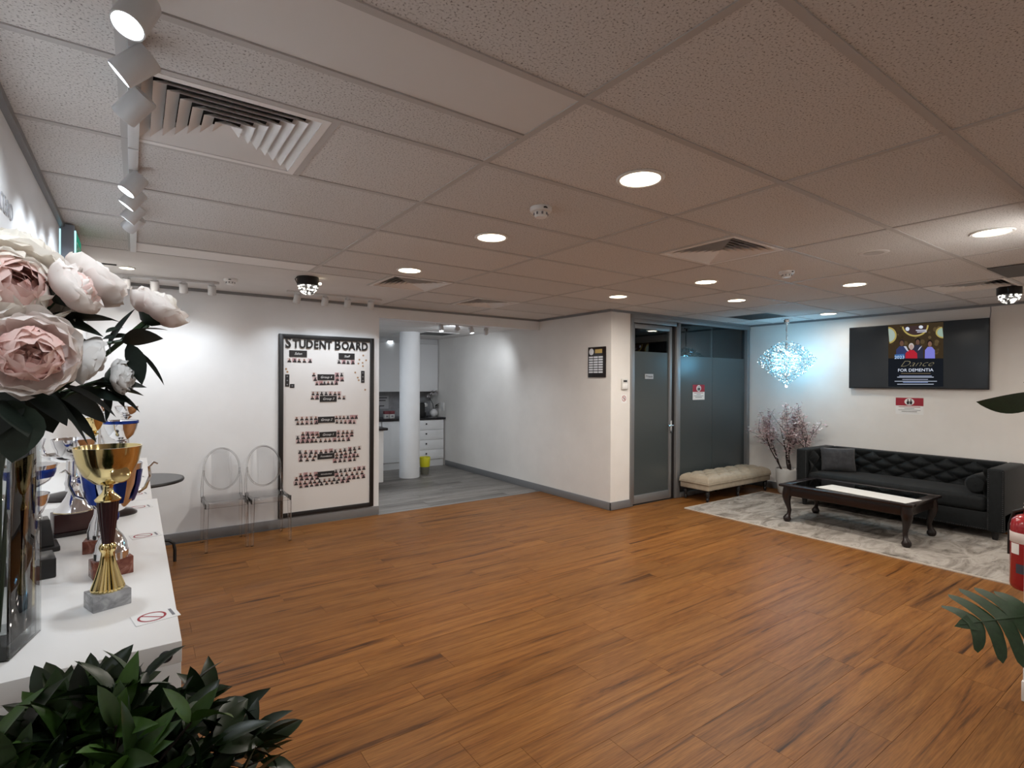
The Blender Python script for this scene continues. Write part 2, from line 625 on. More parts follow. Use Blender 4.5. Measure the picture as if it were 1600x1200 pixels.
# walls
struct(MB().box(XL - 0.12, XL, YS, YB + 0.1, 0, 2.62).build('wall_left', M_WALL))
struct(MB().box(XL, XK, YB, YB + 0.10, 0, 2.62).build('wall_back', M_WALL))
struct(MB().box(XC, XC + 0.10, YC, 9.56, 0, 2.62).build('wall_kitchen_side', M_WALLW))
struct(MB().box(XC + 0.10, 5.105, YC, YC + 0.10, 0, 2.62).build('wall_corner_return', M_WALLW))
struct(MB().box(XS, XS + 0.12, YS, YC + 3.0, 0, 2.62).build('wall_right', M_WALLW))
struct(MB().box(XL, XS, YS - 0.12, YS, 0, 2.62).build('wall_behind', M_WALL))
struct(MB().box(1.18, 4.90, 9.56, 9.66, 0, 2.62).build('wall_kitchen_back', M_WALL))
struct(MB().box(1.18, 1.30, YB + 0.10, 9.56, 0, 2.62).build('wall_kitchen_left', M_WALL))
struct(MB().box(XK, XC, YB, YB + 0.12, 2.33, 2.62).build('wall_header', M_WALL))
# office room behind the glass: dark
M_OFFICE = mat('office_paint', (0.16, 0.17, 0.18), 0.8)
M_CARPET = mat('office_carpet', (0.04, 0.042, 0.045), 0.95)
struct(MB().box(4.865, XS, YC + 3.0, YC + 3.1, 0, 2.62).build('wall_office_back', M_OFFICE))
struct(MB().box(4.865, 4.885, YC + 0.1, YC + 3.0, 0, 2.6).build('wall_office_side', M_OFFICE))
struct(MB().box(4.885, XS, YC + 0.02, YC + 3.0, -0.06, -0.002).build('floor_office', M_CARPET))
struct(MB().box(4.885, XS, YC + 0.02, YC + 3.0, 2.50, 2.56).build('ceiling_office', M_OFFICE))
# right-hand pillar, mostly outside the frame
struct(MB().box(3.62, 4.75, -0.25, 0.684, 0, 2.6).build('wall_pillar', M_WALL))
struct(MB().box(3.605, 4.765, -0.265, 0.688, 0, 0.10).build('baseboard_pillar', M_WHITE, bevel=0.004))

# baseboards: grey metal strip with a fine dark shadow line
BBH = 0.098


def baseboard(name, x0, x1, y0, y1):
    o = struct(MB().box(x0, x1, y0, y1, 0, BBH).build(name, M_BASE, bevel=0.003))
    return o


baseboard('baseboard_back', XL, XK, YB - 0.014, YB)
baseboard('baseboard_kitchen', XC - 0.014, XC, YC - 0.014, 8.90)
baseboard('baseboard_corner', XC - 0.014, 5.105, YC - 0.014, YC)
baseboard('baseboard_right', XS - 0.014, XS, YS, YC)
baseboard('baseboard_left', XL, XL + 0.014, YS, YB - 0.014)

# ------------------------------------------------------------------ ceiling
ceiling = struct(MB().box(XL - 0.1, XS + 0.1, YS - 0.1, YB + 0.1, 2.62, 2.68).build('ceiling', M_PLASTER))
XG0, YG0 = 1.1637, 1.2527
gx = [XG0 + 1.2 * i for i in range(-2, 7)]
gy = [YG0 + 0.6 * j for j in range(-6, 9)]
PLY, PLX = 4.562, XG0 + 1.2        # the plain plaster strip: y > PLY and x < PLX
vents = {(-0.036, 1.853): 'big', (2.964, 1.853): 'b', (1.764, 4.253): 'c', (2.964, 4.853): 'd', (6.564, 3.653): 'return', (5.964, 1.253): 'e'}


def add_tile(x0, x1, y0, y1, m, name='ceiling_tile'):
    x0, x1 = max(x0, XL), min(x1, XS)
    y0, y1 = max(y0, YS), min(y1, YB)
    if y1 > YC and x1 > XC:
        if x0 >= XC - 0.01:
            y1 = min(y1, YC)
        elif y0 >= YC - 0.01:
            x1 = XC
    if x1 - x0 < 0.02 or y1 - y0 < 0.02:
        return
    hx, hy = (x1 - x0) / 2 - 0.003, (y1 - y0) / 2 - 0.003
    me = MB().box(-hx, hx, -hy, hy, 0, 0.014).mesh(name, m, bevel=0.002, seg=1)
    link(name, me, ceiling, ((x0 + x1) / 2, (y0 + y1) / 2, H))


def vent_at(x, y):
    for (a, b), k in vents.items():
        if abs(a - x) < 0.02 and abs(b - y) < 0.02:
            return True
    return False


for i in range(len(gx) - 1):
    for j in range(len(gy) - 1):
        x0, x1, y0, y1 = gx[i], gx[i + 1], gy[j], gy[j + 1]
        if x0 >= XS or x1 <= XL or y0 >= YB or y1 <= YS:
            continue
        if x0 >= XC - 0.1 and y0 >= YC:
            continue
        if x0 < PLX - 0.1 and y0 > 4.2:
            if y0 < 4.3 and x1 > 0 and x0 < 1.0:
                add_tile(max(x0, -0.03), x1, 4.262, PLY, M_FILLER, 'ceiling_filler_panel')
                continue
            if y0 < 4.3 and x1 < 0:
                add_tile(x0, x1, y0, PLY, M_TILE)
            if y0 < 4.3 and abs(x0 - XG0) < 0.1:
                add_tile(x0, x0 + 0.6, y0, PLY, M_TILE)
            continue
        mid = (x0 + x1) / 2
        va, vb = vent_at(x0, y0), vent_at(mid, y0)
        if va or vb:
            if not va:
                add_tile(x0, mid, y0, y1, M_TILE)
            if not vb:
                add_tile(mid, x1, y0, y1, M_TILE)
        elif abs(y0 - 1.2527) < 0.05 and x1 < 1.3 and x1 > 0.1:
            add_tile(x0, x1, y0, y0 + 0.31, M_TILESMOOTH)
            add_tile(x0, x1, y0 + 0.31, y1, M_TILE)
        else:
            add_tile(x0, x1, y0, y1, M_TILE)
# the plain plaster part near the board wall
def plaster(x0, x1, y0, y1):
    MB().box(x0, x1, y0, y1, H, H + 0.05).build('plaster_panel', M_PLASTER, ceiling)


plaster(XL, 1.764, PLY + 0.012, YB)
plaster(1.764, PLX, 4.853, YB)


def bar(x0, x1, y0, y1):
    dz = 0.0006 if (x1 - x0) > (y1 - y0) else 0.0
    MB().box(x0, x1, y0, y1, H - 0.004 - dz, H + 0.02 + dz).build('grid_bar', M_TBAR, ceiling)


BW = 0.013
for x in gx:
    if XL < x < XS:
        top = YB if (PLX - 0.05 < x < XC - 0.05) else (YC if x > XC - 0.05 else PLY)
        bar(x - BW, x + BW, YS, top)
for y in gy:
    if YS < y < YB:
        if y < 4.2:
            bar(XL, XS, y - BW, y + BW)
        elif y < PLY:
            bar(-0.03, XS, y - BW, y + BW)
        elif y < YC:
            bar(PLX, XS, y - BW, y + BW)
        else:
            bar(PLX, XC, y - BW, y + BW)
bar(-0.036 + BW, 1.164 - BW, 1.56, 1.586)
for (a, b), k in vents.items():
    s = a + 0.6 if abs(((a - XG0) / 1.2) - round((a - XG0) / 1.2)) < 0.05 else a
    bar(s - BW, s + BW, b, b + 0.6)
MB().box(XL, PLX - 0.6, PLY - 0.004, PLY + 0.012, H + 0.002, H + 0.02).build('shadow_gap', M_DARKGAP, ceiling)
# perimeter shadow-line angles
for k, (x0, x1, y0, y1) in enumerate([(XL, XL + 0.022, YS, YB), (XL, XC, YB - 0.018, YB), (XC - 0.03, XC, YC - 0.018, YB), (XC, XS, YC - 0.018, YC), (XS - 0.018, XS, YS, YC)]):
    struct(MB().box(x0, x1, y0, y1, H - 0.028, H + 0.001).build('trim_%d' % (k + 2), M_BASE))

# kitchen ceiling
kceil = struct(MB().box(1.3, XC, YB + 0.12, 9.56, HK + 0.012, HK + 0.06).build('ceiling_kitchen', M_PLASTER))
for i in range(3):
    for j in range(6):
        x0, x1 = 1.3 + 1.16 * i, 1.3 + 1.16 * (i + 1)
        y0, y1 = YB + 0.12 + 0.563 * j, YB + 0.12 + 0.563 * (j + 1)
        MB().box(x0 + 0.008, min(x1, XC) - 0.008, y0 + 0.008, y1 - 0.008, HK, HK + 0.012).build('ceiling_tile', M_TILESMOOTH, kceil, bevel=0.002, seg=1)

# ------------------------------------------------------------------ glass front of the office
GY = YC + 0.02
door = struct(MB().box(5.165, 5.215, GY, GY + 0.045, 0.012, 2.335).build('door_1', M_ALU, bevel=0.003))
MB().box(5.905, 5.955, GY, GY + 0.045, 0.012, 2.335).build('door_stile', M_ALU, door, bevel=0.003)
MB().box(5.215, 5.905, GY, GY + 0.045, 2.275, 2.335).build('door_rail', M_ALU, door, bevel=0.003)
MB().box(5.215, 5.905, GY, GY + 0.045, 0.012, 0.12).build('door_rail', M_ALU, door, bevel=0.003)
MB().box(5.215, 5.905, GY + 0.018, GY + 0.026, 1.98, 2.275).build('clear_pane', M_CLEARPANE, door)
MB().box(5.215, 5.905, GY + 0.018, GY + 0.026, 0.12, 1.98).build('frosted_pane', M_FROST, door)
h = MB()
h.tube([(5.93, GY - 0.002, 1.0), (5.93, GY - 0.05, 1.0), (5.90, GY - 0.055, 1.0), (5.82, GY - 0.055, 1.0)], 0.010, 10)
h.cbox(5.93, GY - 0.006, 0.98, 0.035, 0.012, 0.16)
h.build('door_handle', M_CHROME, door, smooth=True)
plate = MB().box(5.425, 5.585, GY + 0.009, GY + 0.018, 1.625, 1.69).build('name_plate', mat('brushed_plate', (0.45, 0.46, 0.47), 0.4, 0.4), door)
text('plate_lettering', 'Private', 0.046, plate, (5.505, GY + 0.0085, 1.6575), ROT_Y, M_DARKINK, 0.0003)

frame = struct(MB().box(5.105, 5.16, YC - 0.012, YC + 0.09, 0, 2.462).build('trim_door_frame', M_ALU, bevel=0.003))
MB().box(5.16, 6.05, YC - 0.012, YC + 0.09, 2.345, 2.40).build('frame_head', M_ALU, frame, bevel=0.003)
MB().box(5.16, XS, YC - 0.006, YC + 0.07, 2.40, 2.462).build('frame_head', M_ALU, frame, bevel=0.003)
MB().box(5.96, 6.01, YC + 0.02, YC + 0.09, 0, 2.345).build('frame_jamb', M_BLACK, frame, bevel=0.003)
MB().box(6.01, 6.10, YC - 0.012, YC + 0.09, 0, 2.40).build('frame_jamb', M_ALU, frame, bevel=0.003)
win = struct(MB().box(7.735, 7.80, YC - 0.012, YC + 0.09, 0, 2.40).build('window_1', M_ALU, bevel=0.003))
MB().box(6.10, 7.735, YC - 0.012, YC + 0.09, 0, 0.06).build('window_sill', M_ALU, win, bevel=0.003)
for a, b in ((6.10, 6.902), (6.906, 7.735)):
    MB().box(a, b, GY + 0.02, GY + 0.028, 1.95, 2.40).build('clear_pane', M_CLEARPANE, win)
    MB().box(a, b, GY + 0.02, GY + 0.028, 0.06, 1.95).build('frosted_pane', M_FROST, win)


# ================================================================== CEILING FITTINGS
def downlight(x, y, label, first=[None], power=None, small=1.0):
    if first[0] is None:
        t = thing('downlight', label, 'downlight', (x, y, H), 0, 'recessed ceiling downlights')
        prof = [(0.086, -0.001), (0.104, -0.001), (0.106, -0.004), (0.100, -0.009), (0.088, -0.008), (0.086, -0.004)]
        MB().lathe(prof + [prof[0]], 40, cap=False).build('trim_ring', M_WHITE, t, smooth=True)
        MB().lathe([(0.0, -0.006), (0.05, -0.006), (0.087, -0.004)], 40).build('diffuser', M_GLOWWARM, t, smooth=True)
        first[0] = t
    else:
        t = copy_tree(first[0])
        t.location = (x, y, H)
        tag(t, label, 'downlight', 'recessed ceiling downlights')
    t.scale = (small, small, 1)
    lamp('downlight_lamp', 'AREA', None, (x, y, H - 0.014), power or P_DOWN, WARM, shape='DISK', size=0.17 * small, spread=R(172))
    return t


DL = 'round recessed downlight glowing warm white in the tiled ceiling'
for x, y, lab in ((1.81, 1.59, 'large round downlight beside the smoke detector, away from the walls'),
                  (1.80, 2.775, 'round downlight between the smoke detector and the plaster-strip vent'),
                  (1.80, 3.99, 'round downlight right next to the vent at the plaster strip'),
                  (4.12, 0.93, 'round downlight beyond the flush ceiling speaker, far from the kitchen'),
                  (4.13, 2.866, 'round downlight between the louvred vent and the smaller smoke detector'),
                  (4.11, 3.90, 'round downlight close to the corner wall with the dark plaque'),
                  (5.315, 3.305, 'round downlight in front of the glass office door'),
                  (5.305, 2.142, 'round downlight in line with the wall television')):
    downlight(x, y, lab)
downlight(7.27, 3.24, 'downlight glowing in the ceiling just in front of the crystal chandelier', power=P_DOWN * 0.45)
downlight(-0.066, 5.263, 'downlight glowing in the plain plaster strip by the left wall', power=P_DOWN * 0.5, small=0.55)
# the same fittings carry on over the part of the room behind the camera
for x, y in ((1.80, -0.90), (4.12, -0.80), (6.6, 0.2), (6.9, -1.2)):
    downlight(x, y, DL)

# ---- air vents: four-way louvred diffusers
vent_proto = [None]


def make_vent(x, y, label):
    if vent_proto[0] is None:
        t = thing('ceiling_vent', label, 'air vent', (x, y, H), 0, 'louvred ceiling air vents')
        f = MB()
        o, w = 0.287, 0.026
        for (a, b, c, d) in ((-o, o, -o, -o + w), (-o, o, o - w, o), (-o, -o + w, -o + w, o - w), (o - w, o, -o + w, o - w)):
            f.box(a, b, c, d, -0.006, 0.01)
        f.build('frame', M_FILLER, t)
        MB().box(-0.29, 0.29, -0.29, 0.29, 0.10, 0.104).build('backing', M_DARKGAP, t)
        n = 7
        for k in range(n):
            r0 = 0.262 - k * 0.0365
            r1 = r0 - 0.035
            if r1 < 0.004:
                r1 = 0.004
            mb = MB()
            th = 0.0022
            za, zb = -0.003, 0.023
            vs = [(-r0, -r0, za), (r0, -r0, za), (r1, -r1, zb), (-r1, -r1, zb)]
            vs += [(px, py + th, pz + th) for px, py, pz in vs]
            mb.add(vs, [(0, 1, 2, 3), (7, 6, 5, 4), (0, 4, 5, 1), (1, 5, 6, 2), (2, 6, 7, 3), (3, 7, 4, 0)])
            me = mb.mesh('vane', M_FILLER)
            for q in range(4):
                link('vane', me, t, (0, 0, 0), (0, 0, q * PI / 2))
        vent_proto[0] = t
    else:
        t = copy_tree(vent_proto[0])
        t.location = (x, y, H)
        tag(t, label, 'air vent', 'louvred ceiling air vents')
    return t


make_vent(0.264, 2.153, 'large white louvred air vent beside the track of ceiling spotlights')
make_vent(3.264, 2.153, 'louvred ceiling air vent next to a smoke detector, amid the plain tiles')
make_vent(2.064, 4.553, 'louvred ceiling air vent at the edge of the plain plaster strip')
make_vent(3.264, 5.153, 'louvred ceiling air vent closest to the kitchen opening')
make_vent(6.264, 1.553, 'louvred ceiling air vent in front of the wall television')
t = thing('return_grille', 'dark flat return air grille in the ceiling near the office glass', 'grille', (6.864, 3.953, H))
g = MB()
for k in range(14):
    g.box(-0.28, 0.28, -0.275 + k * 0.0405, -0.252 + k * 0.0405, -0.002, 0.006)
g.build('slat_row', M_BLACKPLASTIC, t)
MB().box(-0.29, 0.29, -0.29, 0.29, 0.006, 0.012).build('backing', M_DARKGAP, t)
t = thing('return_grille', 'dark flat return air grille in the ceiling by the sparkling disco lamp', 'grille', (5.66, 0.95, H - 0.006))
MB().box(-0.29, 0.29, -0.29, 0.29, -0.004, 0.004).build('backing', mat('grille_grey', (0.10, 0.095, 0.09), 0.7), t)
t = tag(MB().box(-0.30, -0.13, 5.17, 5.215, H - 0.004, H - 0.0002).build('slot_vent', M_DARKGAP), 'narrow dark slot vent in the plaster ceiling by the left wall', 'air vent')

# ---- smoke detectors
def smoke(x, y, label):
    t = thing('smoke_detector', label, 'smoke detector', (x, y, H), R(20), 'ceiling smoke detectors')
    MB().lathe([(0.0, 0), (0.056, 0), (0.058, -0.012), (0.052, -0.022), (0.036, -0.024), (0, -0.024)], 28).build('base', M_WHITE, t, smooth=True)
    MB().lathe([(0.034, -0.024), (0.034, -0.042), (0.028, -0.050), (0, -0.051)], 20).build('sensor_cap', M_WHITE, t, smooth=True)
    v = MB()
    for k in range(8):
        a = k * PI / 4
        v.cbox(0.0345 * math.cos(a), 0.0345 * math.sin(a), -0.034, 0.007, 0.007, 0.012)
    v.build('sensor_slots', M_GREYINK, t)
    MB().cbox(-0.03, -0.047, -0.013, 0.02, 0.012, 0.006).build('indicator', M_DARKINK, t)


smoke(1.706, 2.163, 'white smoke detector on a ceiling tile between two downlights')
smoke(4.267, 2.219, 'white smoke detector on the ceiling beyond the louvred vent')
smoke(0.679, 5.302, 'white smoke detector on the plain plaster strip')
t = thing('ceiling_speaker', 'flush round ceiling speaker the colour of the tile', 'speaker', (4.136, 1.552, H))
MB().lathe([(0.0, -0.002), (0.07, -0.002), (0.085, -0.005), (0.092, -0.001), (0.092, 0)], 30).build('rim', M_TILESMOOTH, t, smooth=True)
MB().lathe([(0, -0.0045), (0.06, -0.0045), (0.06, -0.002)], 24).build('grille', M_TBAR, t, smooth=True)


# ---- track spotlights
def track_light(name, label, p0, p1, heads, head_r=0.034, head_l=0.085, rail_z=H, power=None, lit=None, drop=0.055, size=84):
    """p0,p1: rail ends (x,y); heads: list of (fraction along, aim point)"""
    t = thing(name, label, 'track light', ((p0[0] + p1[0]) / 2, (p0[1] + p1[1]) / 2, rail_z), 0, 'white spotlights on ceiling tracks')
    c = Vector(t.location)
    a, b = Vector((*p0, rail_z)) - c, Vector((*p1, rail_z)) - c
    d = (b - a).normalized()
    n = Vector((-d.y, d.x, 0)) * 0.017
    mb = MB()
    vs = [a - n, b - n, b + n, a + n]
    vs = [(v.x, v.y, z) for z in (-0.020, 0.0) for v in vs]
    mb.add(vs, [(3, 2, 1, 0), (4, 5, 6, 7), (0, 1, 5, 4), (1, 2, 6, 5), (2, 3, 7, 6), (3, 0, 4, 7)])
    mb.build('track', M_WHITEPAINT, t, bevel=0.002)
    for i, (fr, aim) in enumerate(heads):
        base = a.lerp(b, fr)
        piv = base + Vector((0, 0, -0.020 - drop))
        dirv = (Vector(aim) - (c + piv)).normalized()
        q = dirv.to_track_quat('-Z', 'Y')
        m = MB()
        L = head_l / 2
        m.lathe([(0.0, L), (head_r * 0.92, L), (head_r, L - 0.004), (head_r, -L + 0.003), (head_r * 0.97, -L), (head_r * 0.88, -L), (head_r * 0.86, -L + 0.012), (0.0, -L + 0.012)], 28)
        hd = m.build('spot_head', M_WHITEPAINT, t, smooth=True)
        hd.location = piv
        hd.rotation_mode = 'QUATERNION'
        hd.rotation_quaternion = q
        MB().lathe([(0.0, -L + 0.008), (head_r * 0.84, -L + 0.008)], 24).build('lens', M_GLOWCOOL, hd)
        m = MB()
        m.cbox(base.x, base.y, -0.029, 0.030, 0.036, 0.018)
        m.tube([base + Vector((0, 0, -0.03)), piv], 0.008, 8)
        m.build('bracket', M_WHITEPAINT, t, smooth=True)
        if lit is None or i in lit:
            pos = c + piv + dirv * (L + 0.004)
            lamp('spot_lamp', 'SPOT', None, pos, power or P_SPOT, COOL, dirv.to_track_quat('-Z', 'Y'),
                 spot_size=R(size), spot_blend=1.0, shadow_soft_size=0.025)
    return t


def aim(x, y, d, z=2.40):
    d = Vector(d).normalized()
    return tuple(Vector((x, y, z)) + d)


track_light('track_light', 'long ceiling track with white spotlights beside the large louvred vent', (0.0, 1.20), (-0.012, 2.49),
            [(0.21, aim(0, 1.45, (-0.30, -0.26, -0.80))), (0.40, aim(0, 1.68, (-0.70, 0.21, -0.62))), (0.60, aim(0, 1.92, (-0.55, 0.45, -0.60)))], 0.036, 0.095)
track_light('track_light', 'added ceiling track with white spotlights, out of view, filling the bouquet from the near side', (0.03, -0.60), (0.002, 1.14),
            [(0.35, (-0.10, 1.25, 1.60)), (0.52, (-0.22, 1.30, 1.72)), (0.68, (-0.12, 1.60, 1.45))], 0.036, 0.095, power=P_SPOT * 0.8, size=58)  # added track outside the frame: its spots light the bouquet front
track_light('track_light', 'ceiling track with white spotlights ending at the pale filler panel', (-0.012, 2.50), (-0.02, 4.50),
            [(0.13, aim(0, 2.76, (-0.55, -0.06, -0.8))), (0.24, aim(0, 2.98, (-0.6, 0.08, -0.8))), (0.37, aim(0, 3.24, (-0.6, 0.17, -0.78))), (0.47, aim(0, 3.44, (-0.6, 0.5, -0.6)))], 0.036, 0.09)
track_light('track_light', 'ceiling track spotlights washing the blank white wall behind the flowers', (-0.2, 5.62), (0.62, 5.56),
            [(0.15, (-0.15, YB, 1.1)), (0.40, (0.2, YB, 1.1)), (0.66, (0.45, YB, 1.3)), (0.93, (0.62, YB, 1.0))], power=P_SPOT * 0.55, size=100)
track_light('track_light', 'ceiling track spotlights above the student board', (1.22, 5.62), (2.20, 5.62),
            [(0.10, (1.15, YB, 1.2)), (0.38, (1.6, YB, 1.3)), (0.62, (1.85, YB, 1.35)), (0.88, (2.2, YB, 1.2))], power=P_SPOT * 0.75, size=95)
track_light('track_light', 'track of white spotlights under the kitchen ceiling', (3.36, 6.55), (4.20, 6.55),
            [(0.08, (3.35, 6.0, 0.6)), (0.38, (4.35, 9.2, 1.5)), (0.66, (4.1, 6.1, 0.8)), (0.95, (4.765, 7.6, 1.35))], rail_z=HK, power=P_SPOT * 1.35, size=110)


# ---- disco-style crystal flush lamps
def disco(x, y, label):
    t = thing('crystal_ceiling_lamp', label, 'ceiling lamp', (x, y, H), 0, 'black crystal ceiling lamps')
    MB().lathe([(0, 0), (0.085, 0), (0.09, -0.006), (0.09, -0.07), (0.083, -0.076), (0, -0.076)], 32).build('housing', M_BLACK, t, smooth=True)
    rr = random.Random(int(x * 100))
    glass, hot = MB(), MB()
    for k in range(150):
        u = rr.random()
        a = rr.random() * 2 * PI
        r = 0.076 * math.sqrt(1 - u * u)
        p = (r * math.cos(a), r * math.sin(a), -0.076 - 0.07 * u)
        (hot if rr.random() < 0.45 else glass).ball(p, 0.010, 5, 3)
    o = glass.build('crystal', clear_mat('grey_crystal', (0.5, 0.5, 0.52), 1.9, 0.05) if 'grey_crystal' not in MATS else MATS['grey_crystal'], t)
    o['kind'] = 'stuff'
    o = hot.build('lit_crystal', emit('crystal_sparkle', (1.0, 0.95, 0.85), 1.6) if 'crystal_sparkle' not in MATS else MATS['crystal_sparkle'], t)
    o['kind'] = 'stuff'
    MB().tube([(-0.088, -0.01, -0.005), (-0.11, -0.015, -0.03), (-0.09, -0.01, -0.065)], 0.004, 6).build('cable', M_BLACK, t)
    s = MB().ball((0.098, -0.02, -0.05), 0.012, 8, 6).build('side_lamp', M_GLOWWARM, t)


disco(1.215, 4.80, 'black round ceiling lamp with crystal underside near the student board')
disco(6.58, 1.36, 'black round ceiling lamp with crystal underside near the television')

# ---- exit sign on the left wall
t = thing('exit_sign', 'illuminated exit sign box with glowing edge panels high on the left wall', 'exit sign', (XL, 3.98, 2.252), 0)
MB().box(0.006, 0.066, -0.02, 0.36, 0.0, 0.215).build('housing', mat('sign_housing', (0.26, 0.29, 0.34), 0.5), t, bevel=0.004)
MB().box(0.0665, 0.072, 0.0, 0.35, 0.005, 0.185).build('front_panel', M_EXITGREEN, t)
MB().box(0.0665, 0.0735, -0.014, -0.001, 0.0, 0.185).build('edge_strip', M_EXITEDGE, t)
MB().box(0.0, 0.006, -0.02, 0.0, 0.0, 0.185).build('edge_strip', M_EXITEDGE, t)
text('exit_lettering', 'EXIT', 0.11, t, (0.0725, 0.17, 0.095), ROT_E, M_CARD, 0.0003)

# wall lettering, cut off by the frame
tag(text('wall_lettering', 'NCE&O', 0.085, None, (XL + 0.003, 2.41, 2.155), ROT_E, mat('faint_ink', (0.42, 0.43, 0.46), 0.6), 0.001, offset=-0.0012), 'thin grey capital lettering on the white left wall', 'lettering')

def pix_on(axis, px, py, val):
    """photo pixel -> point on the plane axis = val (the wall or surface the thing lies on)"""
    d = r2 * ((px - 800) / F_PX) + u2 * ((600 - py) / F_PX) + fwd
    o = Vector((0, 0, CAMH))
    k = 'xyz'.index(axis)
    return o + d * ((val - o[k]) / d[k])


# ================================================================== STUDENT BOARD
def on_wall_box(mb, x0, x1, z0, z1, y, t=0.001, mi=0):
    mb.box(x0, x1, y - t, y, z0, z1, mi)


t = thing('notice_board', 'tall black-framed white notice board covered in small portrait photos', 'notice board', (1.755, YB, 0.11))
bw, bh = 0.522, 1.968
MB().box(-bw + 0.03, bw - 0.03, -0.016, -0.001, 0.03, bh - 0.03).build('board', mat('board_white', (0.66, 0.65, 0.64), 0.45), t)
f = MB()
fw_ = 0.046
for (a, b, c, d) in ((-bw, -bw + fw_, 0, bh), (bw - fw_, bw, 0, bh), (-bw + fw_, bw - fw_, 0, fw_), (-bw + fw_, bw - fw_, bh - fw_, bh)):
    MB().box(a, b, -0.034, 0.0, c, d).build('frame_bar', M_BLACK, t, bevel=0.003)
YF = -0.017


def B(px, py):
    """place on the board (local x, z) for a point read off the photograph"""
    p = pix_on('y', px, py, YB + YF)
    return p.x - 1.755, p.z - 0.11


# title: large S and B, the rest small capitals
xs = -0.475
letters = [('S', 1), ('T', 0), ('U', 0), ('D', 0), ('E', 0), ('N', 0), ('T', 0), (' ', 0), ('B', 1), ('O', 0), ('A', 0), ('R', 0), ('D', 0)]
wid = {'S': .092, 'T': .064, 'U': .074, 'D': .074, 'E': .066, 'N': .076, 'B': .098, 'O': .080, 'A': .074, 'R': .074, ' ': .012}
M_TITLE = mat('title_black', (0.008, 0.008, 0.009), 0.35)
for ch, big in letters:
    if ch != ' ':
        sz = 0.160 if big else 0.128
        text('title_letter', ch, sz, t, (xs + wid[ch] / 2, YF - 0.006, 1.872 if big else 1.864), ROT_Y, M_TITLE, 0.006, sx=0.80, offset=0.0035)
    xs += wid[ch]
# black name labels
M_LABEL = mat('label_black', (0.012, 0.011, 0.012), 0.5)
for (x0, x1, y0, y1, txt) in ((451.8, 479.5, 548, 557.5, 'Salon'), (529, 554, 552.5, 561.5, 'Staff'), (496, 522.5, 585, 594, 'Group 4'),
                              (499.5, 526, 618.5, 628, 'Group 3'), (496.5, 523, 650.5, 661, 'Group 2'), (499, 525.5, 674, 684, 'Group 1'),
                              (496, 522.5, 707.5, 718, 'Foundation'), (496, 522.5, 735, 746, 'Introductory')):
    xa, za = B(x0, y1)
    xb, zb = B(x1, y0)
    lb = MB().box(xa, xb, YF - 0.004, YF, za, zb).build('name_label', M_LABEL, t)
    text('label_lettering', txt, min(0.036, 1.5 * (xb - xa) / len(txt)), lb, ((xa + xb) / 2, YF - 0.0045, (za + zb) / 2), ROT_Y, M_LIGHTINK, 0.0003, shear=0.35)
for (x0, x1, y0, y1) in ((445.5, 452, 585, 604), (453, 460, 600, 606), (564, 569.5, 579.5, 598)):
    xa, za = B(x0, y1)
    xb, zb = B(x1, y0)
    lb = MB().box(xa, xb, YF - 0.003, YF, za, zb).build('side_label', M_LABEL, t)
    dm = MB()
    n = max(1, int((zb - za) / 0.04))
    for k in range(n):
        zc = za + (k + 0.5) * (zb - za) / n
        dm.box((xa + xb) / 2 - 0.007, (xa + xb) / 2 + 0.007, YF - 0.0035, YF - 0.003, zc - 0.006, zc + 0.006)
    dm.build('label_print', M_GREYINK, lb)
# portrait photos: light ground, dark head and shoulders
photo_meshes = []
grounds = [(0.52, 0.40, 0.40), (0.62, 0.55, 0.53), (0.40, 0.24, 0.25), (0.50, 0.47, 0.46)]
for k in range(8):
    rr = random.Random(k)
    mb = MB()
    mb.box(-0.017, 0.017, -0.0012, 0, -0.018, 0.018, 0)
    dx = rr.uniform(-0.004, 0.004)
    hw = rr.uniform(0.011, 0.016)
    mb.add([(dx - hw, -0.0016, -0.0175), (dx + hw, -0.0016, -0.0175), (dx + hw * 0.8, -0.0016, -0.006), (dx + 0.004, -0.0016, -0.001), (dx - 0.004, -0.0016, -0.001), (dx - hw * 0.8, -0.0016, -0.006)], [(0, 1, 2, 3, 4, 5)], 1)
    hr = rr.uniform(0.0055, 0.008)
    mb.add([(dx + hr * math.cos(a), -0.0017, 0.005 + 1.15 * hr * math.sin(a)) for a in [2 * PI * i / 10 for i in range(10)]], [tuple(range(10))], 2 if k % 3 else 1)
    photo_meshes.append(mb.mesh('portrait_photo', [mat('photo_ground_%d' % (k % 4), grounds[k % 4], 0.5), M_DARKINK, mat('photo_skin', (0.22, 0.11, 0.08), 0.5)]))


def photo_row(x0, x1, y0, y1, n, skip=()):
    for k in range(n):
        if k in skip:
            continue
        f_ = k / max(1, n - 1)
        x, z = B(x0 + (x1 - x0) * f_, y0 + (y1 - y0) * f_)
        link('portrait_photo', rnd.choice(photo_meshes), t, (x, YF, z), (0, rnd.uniform(-0.05, 0.05), 0), 1.32)


